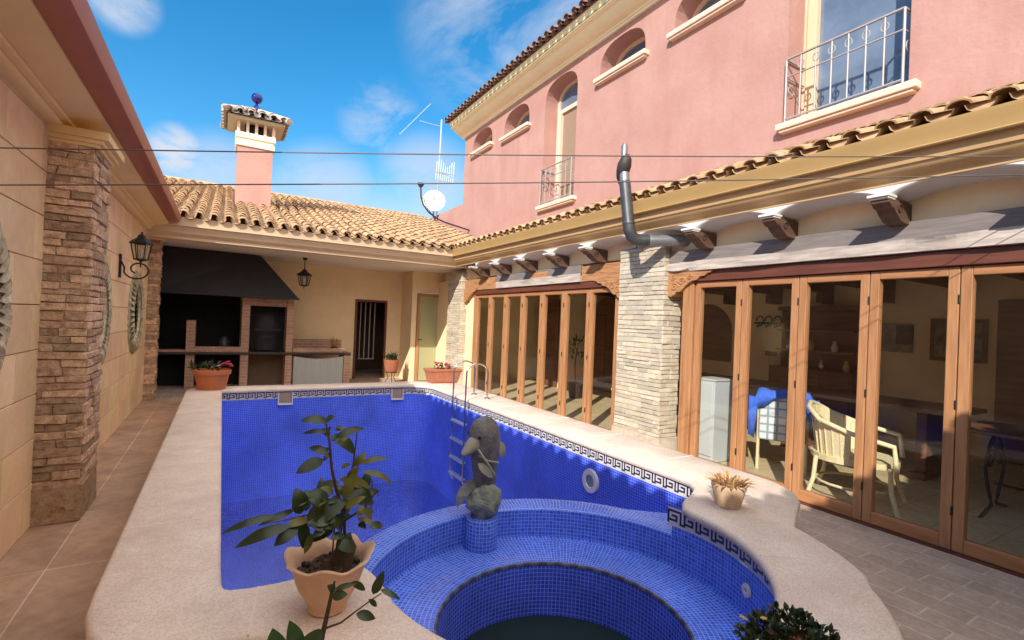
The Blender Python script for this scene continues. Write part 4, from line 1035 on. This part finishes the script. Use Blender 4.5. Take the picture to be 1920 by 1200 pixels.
# foreground scalloped pot with sapling
t=thing('scalloped_pot','pale terracotta bowl with a wavy rim holding a leafy sapling on the front coping','potted plant',(.35,1.86,.452))
pc=(.365,1.83,.4515)
def wav(r,z,a,i):
    k=max(0,(z-.10)/.10); return (r*(1+.07*k*math.cos(7*a+.4)), z+.012*k*math.cos(7*a+.4)+.006*k*math.cos(3*a))
p=MB(); p.lathe([(0,0),(.058,0),(.066,.006),(.064,.02),(.080,.05),(.104,.09),(.118,.13),(.126,.165),(.142,.185),(.150,.190),(.146,.196),(.132,.188),(.116,.165),(.108,.135),(.0,.13)],pc,56,wave=wav); p.build('pot','pale_terra',t,smooth=50)
p=MB(); p.lathe([(.112,.138),(.06,.150),(0,.155)],pc,24,wave=lambda r,z,a,i:(r,z+.008*math.sin(5*a+i*2)))
for k in range(60):
    a=rt(0,2*PI); q=.1*math.sqrt(rt(0,1)); p.ball((pc[0]+q*math.cos(a),pc[1]+q*math.sin(a),pc[2]+.15),rt(.006,.014),6,jit=.3,tint=greyt(.6,2.2))
p.build('soil','soil',t)
p=MB(); p.tube([(.395,1.83,.585),(.408,1.825,.625),(.425,1.83,.665),(.43,1.84,.69)],[.05,.040,.034,.012],9)
p.tube([(.345,1.80,.58),(.35,1.80,.64)],[.03,.012],8); p.build('stump','twig',t,smooth=50)
def wp_(px,py,dy=0): return (.365+(px-620)*.00187-(1090-py)*.00008, 1.82+dy, .561+(1090-py)*.00187)
p=MB()
p.tube([wp_(632,1048),wp_(640,1000),wp_(644,960),wp_(632,920),wp_(624,880),wp_(620,830),wp_(613,788)],[.007,.007,.0065,.006,.005,.004,.003],7)
p.tube([wp_(648,1030),wp_(645,960,-.02),wp_(656,900,-.03),wp_(662,860,-.03),wp_(669,800,-.03)],[.006,.005,.004,.003,.002],6)
p.tube([wp_(640,960),wp_(590,955,-.03),wp_(520,958,-.04)],[.005,.004,.002],6); p.tube([wp_(644,985),wp_(680,960,-.03),wp_(705,930,-.03)],[.005,.004,.002],6)
p.tube([wp_(704,1010,.05),wp_(708,922,.05)],.0022,5); p.tube([wp_(625,1045),wp_(630,978)],.003,5)
p.build('stem','twig',t,smooth=60)
LV=[(615,787,566,783,20,0),(612,785,628,778,14,0),(622,812,677,800,17,0),(616,812,576,815,11,0),(612,842,582,832,17,0),(622,818,667,857,28,0),(612,866,562,884,27,0),(668,868,722,862,13,1),(660,878,638,930,22,1),(678,888,736,918,14,1),(568,955,560,908,34,0),(600,940,612,905,16,0),(575,965,646,935,44,0),(640,928,702,957,40,0),(562,962,573,1022,28,0),(600,958,610,1000,24,0),(548,958,462,984,22,0),(530,950,442,966,15,0),(560,952,500,968,14,0),(520,962,478,975,12,0),(690,935,702,905,22,0),(652,902,667,872,20,1),(636,900,700,930,26,1),(648,948,705,942,24,0),(590,965,640,975,30,0),(620,935,575,925,26,0),(664,880,690,855,16,1),(560,962,520,985,26,0),(625,1010,660,1030,26,0),(640,1040,655,1000,30,0)]
for k in range(34):
    bx=rt(575,690); by=rt(915,1000); an=rt(0,2*PI); l=rt(20,42); LV.append((bx,by,bx+l*math.cos(an),by+l*.9*math.sin(an),rt(12,22),0 if k%4 else 1))
for k in range(9):
    by=rt(800,900); bx=622+rt(-4,40)*(k%2); sg=rt(-1,1); LV.append((bx,by,bx+24*sg,by+rt(-14,16),rt(9,14),k%2))
p=MB()
for (bx,by,tx,ty,w_,kd) in LV:
    d1=rt(-.08,.07); a=wp_(bx,by,d1-.02); b=wp_(tx,ty,d1+rt(-.05,.02))
    p.leaf(a,b,w_*.0019*.92,kd,up=(rt(-.3,.3),-.75,.7),droop=rt(.05,.2),fold=.2,seg=7,tint=greyt(.75,1.3),blunt=.7)
p.build('leaves',['leaf','leaf_y'],t,smooth=70)
# foreground twiggy plant in front of the coping
t=thing('young_plant','young plant with round green leaves and a bare twig standing before the front coping','potted plant',(.20,1.40,0))
p=MB(); p.lathe([(0,0),(.10,0),(.13,.40),(.15,.42),(.15,.47),(.13,.47),(.12,.44),(0,.43)],(.20,1.40,0),24); p.build('pot','terra',t,smooth=40)
p=MB(); p.lathe([(.118,.435),(0,.445)],(.20,1.40,0),16); p.build('soil','soil',t)
def wq(px,py,dy=0): return (.269+(px-605)*.00150, 1.40+dy, .628+(1190-py)*.00142)
p=MB(); p.tube([(.23,1.40,.43),wq(600,1230),wq(605,1190),wq(612,1150),wq(618,1112),wq(622,1092)],[.007,.007,.007,.006,.005,.003],7)
p.tube([wq(604,1180),wq(635,1172,-.01),wq(662,1152,-.02),wq(690,1132,-.03)],[.004,.003,.0022,.0018],6); p.tube([wq(600,1225),wq(560,1205,-.02),wq(530,1195,-.03)],[.005,.004,.003],6)
p.tube([wq(690,1132,-.03),wq(704,1126,-.03)],.0018,5); p.build('stem','twig',t,smooth=60)
p=MB()
for (bx,by,tx,ty,w_,kd) in [(532,1204,519,1138,36,0),(560,1204,546,1138,30,0),(525,1206,470,1192,40,0),(598,1204,568,1172,44,1),(540,1210,500,1168,38,0),(620,1100,658,1096,10,1),(648,1094,678,1122,13,1),(690,1128,709,1086,18,1),(704,1122,738,1142,11,1),(682,1136,700,1158,10,1),(660,1158,694,1172,18,1),(560,1210,600,1190,34,1),(616,1112,640,1108,18,1),(620,1104,606,1088,14,1),(590,1215,640,1200,26,1),(545,1215,575,1188,30,0)]:
    p.leaf(wq(bx,by,-.02),wq(tx,ty,rt(-.05,.0)),w_*.00155,kd,up=(rt(-.2,.2),-.8,.6),droop=.1,fold=.12,seg=7,tint=greyt(.8,1.25),blunt=.75)
p.build('leaves',['leaf_g','leaf'],t,smooth=70)
# shrub bottom right
t=thing('flowering_shrub','dense dark leaved pot shrub with yellow buds on the near right coping','potted plant',(1.50,.80,.452))
p=MB(); p.lathe([(0,0),(.075,0),(.10,.13),(.102,.105),(.102,.125),(.09,.125),(.085,.11),(0,.105)],(1.50,.80,.4515),22); p.build('pot','terra',t,smooth=40)
p=MB()
for k in range(18):
    a=rt(0,2*PI); p.tube([(1.50,.80,.57),(1.50+.07*math.cos(a),.80+.07*math.sin(a),.61),(1.50+.12*math.cos(a),.80+.12*math.sin(a),.61+rt(-.04,.04))],.003,4)
p.build('stem','twig',t)
p=MB(); leafball(p,(1.49,.80,.585),.135,620,.028,.015,0,.55,tr=(.4,1.8)); leafball(p,(1.405,.84,.60),.08,200,.028,.015,0,.6,tr=(.4,1.8)); p.build('leaves','leaf_s',t)
flowers(t,(1.345,.88,.645),1,.005,.013,'petal_yellow'); flowers(t,(1.43,.87,.635),1,.03,.011,'petal_yellow'); flowers(t,(1.60,.85,.60),2,.03,.008,'petal_white')

# ------------------------------------------------------------------ furniture behind the glass
def chair_frame(root,bc,ax,w,d,hs_,hb,mat,r=.016):
    """bc base centre of back legs; ax = forward direction"""
    f=Vector((ax[0],ax[1],0)).normalized(); s=Vector((-f.y,f.x,0)); b=Vector(bc)
    for q in (-1,1):
        p=MB(); p.tube([b+s*q*w/2,b+s*q*w/2+Vector((0,0,hs_)),b+s*q*w/2-f*.06+Vector((0,0,hb))],r,8); p.build('leg',mat,root,smooth=50)
        p=MB(); p.tube([b+s*q*w/2+f*d,b+s*q*w/2+f*d+Vector((0,0,hs_+.18))],r,8); p.build('leg',mat,root,smooth=50)
        p=MB(); p.tube([b+s*q*w/2-f*.02+Vector((0,0,hs_+.2)),b+s*q*w/2+f*d+Vector((0,0,hs_+.18))],r,8); p.build('arm',mat,root,smooth=50)
    return f,s,b
t=thing('garden_chair','pale wooden chair with checked cushion back facing away behind the glass','chair',(5.28,3.08,0))
f,s,b=chair_frame(t,(5.28,3.08,0),(.85,.52),.46,.44,.42,.84,'wicker',.017)
s=-s
p=MB(); o=b+Vector((0,0,.40)); 
def cush(p,o,s,u,nrm,w,h,th):
    c=o+u*h/2; ax=s*w/2; ay=u*h/2; az=nrm*th/2
    P=[c+i*ax+j*ay+k*az for k in (-1,1) for j in (-1,1) for i in (-1,1)]
    F=[(0,1,3,2),(4,6,7,5),(0,2,6,4),(1,5,7,3),(0,4,5,1),(2,3,7,6)]
    uv=[[(0,0),(w,0),(w,h),(0,h)],[(0,0),(0,h),(w,h),(w,0)]]+[[(0,0),(.03,0),(.03,.03),(0,.03)]]*4
    p.add(P,F,0,(1,1,1),uv)
cush(p,b+Vector((0,0,.33)),s,Vector((-.06*f.x,-.06*f.y,.45)).normalized(),f,.46,.50,.06); p.build('back_cushion','check',t,bevel=.02)
p=MB(); cush(p,b+f*.02+Vector((0,0,.42)),s,f,Vector((0,0,1)),.44,.44,.06); p.build('seat_cushion','check',t,bevel=.02)
p=MB(); nx=22; vs=[];fs=[]
for i in range(nx+1):
    u=i/nx; x=(-.5+u)*.66
    for (q,(dv,dz)) in enumerate(((-.07,-.20),(-.085,-.10),(-.05,.01),(.0,.035),(.05,.0),(.07,-.12))):
        hang=(.22 if (u<.10 or u>.93) else .0)*(1 if q in(0,) else .5 if q==1 else .15)+ (0.06*math.sin(u*9) if q==0 else 0)
        edge=.0 if .1<u<.9 else -.05
        if q in (0,1) and .12<u<.84: dz=dz*.45
        v=b-f*.055+s*x+f*dv+Vector((0,0,.86+dz-hang+edge+.012*math.sin(u*23+q))); vs.append(v)
for i in range(nx):
    for q in range(5): fs.append((i*6+q,i*6+6+q,i*6+7+q,i*6+1+q))
p.add(vs,fs); o_=p.build('towel','towel',None,smooth=70); sd=o_.modifiers.new('s','SOLIDIFY'); sd.thickness=.012
tag(o_,'bright blue towel draped over the back of the checked chair','towel')
def wicker_chair(loc,ang,label):
    t=thing('wicker_chair',label,'chair',loc)
    L=Vector(loc); ca,sa=math.cos(ang),math.sin(ang)
    def T(x,y,z):
        x*=1.18; y*=1.18
        return (L.x+x*ca-y*sa,L.y+x*sa+y*ca,L.z+z)
    # forward = +x local
    p=MB(); p.tube([T(.28,-.29,.40),T(.26,-.30,.60),T(.0,-.30,.66),T(-.2,-.27,.74),T(-.29,-.15,.82),T(-.31,0,.85),T(-.29,.15,.82),T(-.2,.27,.74),T(0,.30,.66),T(.26,.30,.60),T(.28,.29,.40)],.022,8); p.build('arm_rail','wicker',t,smooth=60)
    p=MB(); n=15; A=[]
    for i in range(n+1):
        a=R(90+180*i/n) ; x=.27*math.cos(a)*1.05; y=.28*math.sin(a); h=.64+.19*math.sin(PI*i/n)
        A.append((x,y,h))
    vs=[];fs=[]
    for i,(x,y,h) in enumerate(A): vs += [T(x*.88,y*.92,.40),T(x*.95,y*.97,(.40+h)/2),T(x*1.05,y,h)]
    for i in range(n): fs += [(i*3,i*3+3,i*3+4,i*3+1),(i*3+1,i*3+4,i*3+5,i*3+2)]
    p.add(vs,fs)
    for i,(x,y,h) in enumerate(A): p.tube([T(x*.89,y*.93,.40),T(x*1.06,y*1.01,h)],.007,5)
    p.build('backrest','wicker',t,smooth=60)
    p=MB(); vs=[T(.29*math.cos(R(15*k)),.28*math.sin(R(15*k)),.42) for k in range(24)]; v2=[T(.29*math.cos(R(15*k)),.28*math.sin(R(15*k)),.37) for k in range(24)]
    p.add(vs+v2,[tuple(range(24)),tuple(range(24,48))[::-1]]+[(k,24+k,24+(k+1)%24,(k+1)%24) for k in range(24)]); p.build('seat','wicker',t)
    for (x,y) in ((.24,-.24),(.24,.24),(-.22,-.22),(-.22,.22)):
        p=MB(); p.tube([T(x,y,.40),T(x*1.05,y*1.05,.2),T(x*1.25,y*1.2,0)],.020,8); p.build('leg','wicker',t,smooth=60)
    p=MB(); p.tube([T(.25*math.cos(R(20*k)),.25*math.sin(R(20*k)),.16) for k in range(18)],.012,6,closed=True); p.build('stretcher','wicker',t,smooth=60)
wicker_chair((5.06,2.27,0),R(-72),'rounded cream wicker armchair seen from the side next to the checked chair')
t=thing('iron_table','wrought iron table with scrolled legs inside the near glass panels','table',(5.9,1.25,0))
p=MB(); p.box(5.55,6.35,.55,1.75,.72,.75); p.build('top','furn',t,bevel=.01)
for (y,sx_) in ((.75,1),(1.55,1),(.75,-1),(1.55,-1)):
    p=MB(); pts=[(5.95+sx_*(.02+.30*math.sin(q*PI/10*1.0)*(1-q/14)),y,.70-.07*q) for q in range(10)]; p.tube(pts+[(5.95+sx_*.33,y,.0)],.014,6)
    p.tube([(5.95+sx_*(.12+.09*math.cos(q*.6)*(1-q*.04)),y,.48+.09*math.sin(q*.6)*(1-q*.04)) for q in range(16)],.010,5); p.build('leg','iron',t,smooth=50)
p=MB(); p.tube([(5.95,.75,.25),(5.95,1.55,.25)],.012,6); p.build('stretcher','iron',t)
t=thing('dining_table','long brown wooden dining table deep inside the glazed room','table',(6.75,3.6,0))
p=MB(); p.box(6.35,7.2,1.95,5.6,.73,.775); p.build('top','furn_mid',t,bevel=.008)
for y in (2.3,3.7,5.2): p=MB(); p.box(6.55,7.0,y-.05,y+.05,0,.73); p.box(6.45,7.1,y-.08,y+.08,0,.07); p.build('leg','furn',t,bevel=.01)
t=thing('dresser','tall dark walnut dresser with shelves against the back wall of the glazed room','dresser',(8.3,4.3,0))
p=MB(); p.box(8.1,8.59,3.7,5.0,0,.95); p.box(8.35,8.59,3.75,4.95,.95,1.9); p.box(8.3,8.59,3.7,5.0,1.9,1.97); p.build('body','furn',t,bevel=.01)
p=MB()
for y in (3.72,4.14,4.56): p.box(8.085,8.1,y+.02,y+.40,.08,.88)
p.build('door','furn',t,bevel=.01)
p=MB()
for z in (1.22,1.55): p.box(8.2,8.35,3.75,4.95,z,z+.03)
p.build('shelf','furn_mid',t)
for k in range(6):
    p=MB(); y=3.85+k*.18; z=(.952,1.252)[k%2]; p.lathe([(0,0),(.04,0),(.055,.06),(.03,.12),(.022,.17),(0,.17)],(8.24,y,z),12)
    tag(p.build('vase',('pale_terra','white_plastic','chrome')[k%3],smooth=50),'small %s vase on the %s of the dark dresser'%(('clay','white','shiny metal')[k%3],('counter top','lower shelf')[k%2]),'vase','vases on the dresser')
t=thing('coat_rack','dark scrolled iron coat rack on the back wall of the glazed room','coat rack',(8.55,5.32,1.6))
p=MB(); p.tube([(8.57,5.05,1.68),(8.57,5.6,1.68)],.014,6)
for k in range(3):
    y=5.15+k*.17; p.tube([(8.56,y+.07*math.cos(q*.5),1.72+.09*math.sin(q*.5)) for q in range(11)],.010,5); p.tube([(8.57,y,1.68),(8.5,y,1.60),(8.47,y,1.64)],.011,5)
p.build('hooks','iron',t)
p=MB(); p.box(8.585,8.6,5.0,5.1,1.12,1.17); p.box(8.585,8.6,5.15,5.38,1.10,1.17); tag(p.build('key_plate','furn'),'small dark plaque on the back wall below the coat rack','plaque')
t=thing('wall_calendar','faded printed calendar hanging on the back wall of the glazed room','calendar',(8.58,3.38,1.25))
p=MB(); p.box(8.58,8.597,3.15,3.6,1.30,1.72); p.build('picture','picture',t)
p=MB(); p.box(8.575,8.597,3.15,3.36,1.42,1.70,0,(.3,.22,.18)); p.build('photo','picture',t)
t=thing('framed_picture','brown framed picture on the back wall beside the inner door','picture',(8.58,2.6,1.2))
p=MB(); p.box(8.57,8.597,2.35,2.95,1.22,1.80); p.build('frame','furn_mid',t)
p=MB(); p.box(8.565,8.57,2.40,2.90,1.27,1.75); p.build('print','picture',t)
p=MB(); p.box(4.80,5.12,3.58,3.86,.01,.93); p.box(4.79,5.13,3.57,3.87,.93,.95); p.box(4.785,4.80,3.60,3.84,.08,.90); tag(p.build('cabinet','freezer',bevel=.006),'tall narrow grey cabinet just inside the glass by the stone pillar','cabinet')
p=MB(); p.box(6.8,8.2,5.9,7.4,.40,.46); p.box(6.85,6.95,5.95,6.05,0,.4); p.box(6.85,6.95,7.25,7.35,0,.4); p.box(8.05,8.15,5.95,6.05,0,.4); p.box(8.05,8.15,7.25,7.35,0,.4); tag(p.build('low_table','furn',bevel=.01),'low dark table inside the far glazed room','table')
t=thing('armoire','tall dark arched armoire inside the far glazed room','armoire',(7.9,8.6,0))
p=MB(); p.extrude([(8.05,0),(9.15,0),(9.15,1.75),(9.0,2.0),(8.75,2.15),(8.45,2.15),(8.2,2.0),(8.05,1.75)],'X',7.6,8.1); p.build('body','furn',t,bevel=.01)
p=MB(); p.box(7.58,7.6,8.1,8.58,.1,1.75); p.box(7.58,7.6,8.62,9.1,.1,1.75); p.build('door','furn',t,bevel=.01)
t=thing('side_stool','small white stool inside the far glass panels','stool',(5.9,6.1,0))
p=MB(); p.box(5.72,6.08,5.9,6.3,.42,.46); p.build('seat','white_plastic',t,bevel=.008)
for (x,y) in ((5.76,5.94),(6.04,5.94),(5.76,6.26),(6.04,6.26)): p=MB(); p.box(x-.02,x+.02,y-.02,y+.02,0,.42); p.build('leg','white_plastic',t)
t=thing('indoor_plant','dark glazed pot with a thin plant inside the far glass panels','potted plant',(6.3,8.0,0))
p=MB(); p.lathe([(0,0),(.12,0),(.16,.25),(.17,.32),(.15,.32),(0,.28)],(6.3,8.0,0),18); p.build('pot','cowl',t,smooth=40)
p=MB(); p.tube([(6.3,8,.28),(6.28,8.02,.7),(6.31,8,1.05)],.012,6); leafball(p,(6.3,8,1.05),.22,60,.12,.04,1,.9); p.build('leaves',['twig','leaf_p'],t)

# ------------------------------------------------------------------ light, sky, camera
wd=bpy.data.worlds.new('World'); sc.world=wd; wd.use_nodes=True
nt=wd.node_tree; nt.nodes.clear(); out=nt.nodes.new('ShaderNodeOutputWorld'); bg=nt.nodes.new('ShaderNodeBackground')
sk=nt.nodes.new('ShaderNodeTexSky'); sk.sky_type='NISHITA'; sk.sun_disc=False
to_sun=Vector((-1.30,-1.0,1.0)).normalized(); elev=math.asin(to_sun.z); az=math.atan2(to_sun.x,to_sun.y)
sk.sun_elevation=elev; sk.sun_rotation=az%(2*PI); sk.air_density=1.0; sk.dust_density=.3; sk.ozone_density=3.0; sk.altitude=100
hsv=nt.nodes.new('ShaderNodeHueSaturation'); hsv.inputs['Hue'].default_value=.490; hsv.inputs['Saturation'].default_value=1.36; hsv.inputs['Value'].default_value=.60; nt.links.new(sk.outputs[0],hsv.inputs['Color'])
tc=nt.nodes.new('ShaderNodeTexCoord'); sp=nt.nodes.new('ShaderNodeSeparateXYZ'); nt.links.new(tc.outputs['Generated'],sp.inputs[0])
def MA(op,a,b):
    n=nt.nodes.new('ShaderNodeMath'); n.operation=op
    for i,v in enumerate((a,b)):
        if hasattr(v,'links'): nt.links.new(v,n.inputs[i])
        else: n.inputs[i].default_value=v
    return n.outputs[0]
zz=MA('ADD',MA('MAXIMUM',sp.outputs[2],0.0),.12)
cb=nt.nodes.new('ShaderNodeCombineXYZ'); nt.links.new(MA('DIVIDE',sp.outputs[0],zz),cb.inputs[0]); nt.links.new(MA('DIVIDE',sp.outputs[1],zz),cb.inputs[1])
mp=nt.nodes.new('ShaderNodeMapping'); mp.inputs['Scale'].default_value=(1.3,.75,1); mp.inputs['Rotation'].default_value=(0,0,.5); nt.links.new(cb.outputs[0],mp.inputs[0])
nz=nt.nodes.new('ShaderNodeTexNoise'); nz.inputs['Scale'].default_value=2.6; nz.inputs['Detail'].default_value=9; nz.inputs['Roughness'].default_value=.62; nz.inputs['Distortion'].default_value=.4; nt.links.new(mp.outputs[0],nz.inputs['Vector'])
def PD(px,py):
    """compass direction in which a cloud stands, read off the photograph"""
    a=math.atan((px-960)/920)+R(30.55)+R(0); e=math.atan((600-py+(px-960)*math.tan(R(2.4)))/math.hypot(920,px-960))+R(.28)
    return ((math.sin(a)*math.cos(e),math.cos(a)*math.cos(e),math.sin(e)),)
def blob(d,r_in,r_out,amp,lo,hi):
    """patch of noisy cloud around direction d, angular radii in degrees"""
    vm=nt.nodes.new('ShaderNodeVectorMath'); vm.operation='DOT_PRODUCT'; nt.links.new(tc.outputs['Generated'],vm.inputs[0]); vm.inputs[1].default_value=Vector(d).normalized()
    mr=nt.nodes.new('ShaderNodeMapRange'); mr.interpolation_type='SMOOTHSTEP'; nt.links.new(vm.outputs['Value'],mr.inputs[0]); mr.inputs[1].default_value=math.cos(R(r_out)); mr.inputs[2].default_value=math.cos(R(r_in))
    m2=nt.nodes.new('ShaderNodeMapRange'); nt.links.new(nz.outputs[0],m2.inputs[0]); m2.inputs[1].default_value=lo; m2.inputs[2].default_value=hi
    return MA('MULTIPLY',MA('MULTIPLY',mr.outputs[0],m2.outputs[0]),amp)
fac=blob(PD(930,50)[0],4,12,.62,.42,.66)                       # streaky patch over the eave
for args in ((PD(205,2)+(.5,3.0,.75,.32,.56)),(PD(315,284)+(.3,2.9,.95,.3,.5)),(PD(700,232)+(1,5,.45,.45,.62)),(PD(600,375)+(1,7,.62,.1,.5)),(PD(790,345)+(1,6.5,.62,.15,.5)),(PD(400,350)+(1,6,.6,.1,.5))):
    fac=MA('MAXIMUM',fac,blob(*args))
# made-up bright clouds, out of view overhead and behind, added to lift the fill
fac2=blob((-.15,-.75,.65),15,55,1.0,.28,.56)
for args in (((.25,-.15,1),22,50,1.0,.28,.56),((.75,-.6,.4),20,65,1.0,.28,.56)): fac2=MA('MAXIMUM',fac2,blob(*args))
hz=nt.nodes.new('ShaderNodeMapRange'); hz.inputs[1].default_value=.275; hz.inputs[2].default_value=.18; nt.links.new(sp.outputs[2],hz.inputs[0])
fac=MA('MINIMUM',MA('MAXIMUM',fac,MA('MULTIPLY',hz.outputs[0],.72)),.95)
mx=nt.nodes.new('ShaderNodeMix'); mx.data_type='RGBA'; nt.links.new(fac,mx.inputs[0]); nt.links.new(hsv.outputs[0],mx.inputs[6]); mx.inputs[7].default_value=(2.0,2.15,2.45,1)
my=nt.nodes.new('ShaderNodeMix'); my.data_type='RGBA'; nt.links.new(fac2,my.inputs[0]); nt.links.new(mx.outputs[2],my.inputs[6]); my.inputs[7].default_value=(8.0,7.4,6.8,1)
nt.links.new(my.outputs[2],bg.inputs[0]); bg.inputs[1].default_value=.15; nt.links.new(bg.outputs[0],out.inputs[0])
sl=bpy.data.lights.new('sun','SUN'); sl.energy=2.5; sl.angle=R(.55); sl.color=(1.0,.93,.82)
so=bpy.data.objects.new('sun',sl); COL.objects.link(so); so.location=(-10,-8,12); so.rotation_euler=(-to_sun).to_track_quat('-Z','Y').to_euler()

cam=bpy.data.cameras.new('camera'); co=bpy.data.objects.new('camera',cam); COL.objects.link(co); sc.camera=co
cam.sensor_width=36; cam.lens=36*920/1920; cam.clip_end=2000; cam.clip_start=.02
yaw,pitch,roll=R(30.55),R(.28),R(2.40)
fw=Vector((math.sin(yaw)*math.cos(pitch),math.cos(yaw)*math.cos(pitch),math.sin(pitch))); r_=Vector((math.cos(yaw),-math.sin(yaw),0)); u_=r_.cross(fw)
r2=r_*math.cos(roll)+u_*math.sin(roll); u2=-r_*math.sin(roll)+u_*math.cos(roll)
mw=Matrix(((r2.x,u2.x,-fw.x,0),(r2.y,u2.y,-fw.y,0),(r2.z,u2.z,-fw.z,1.5),(0,0,0,1))); co.matrix_world=mw
sc.render.engine='CYCLES'; sc.cycles.use_denoising=True; sc.cycles.max_bounces=8; sc.cycles.diffuse_bounces=6; sc.cycles.transparent_max_bounces=12; sc.cycles.glossy_bounces=4
sc.cycles.caustics_reflective=True; sc.cycles.caustics_refractive=False; sc.cycles.sample_clamp_indirect=8
sc.view_settings.view_transform='Standard'; sc.view_settings.look='None'; sc.view_settings.exposure=1.30; sc.view_settings.gamma=1
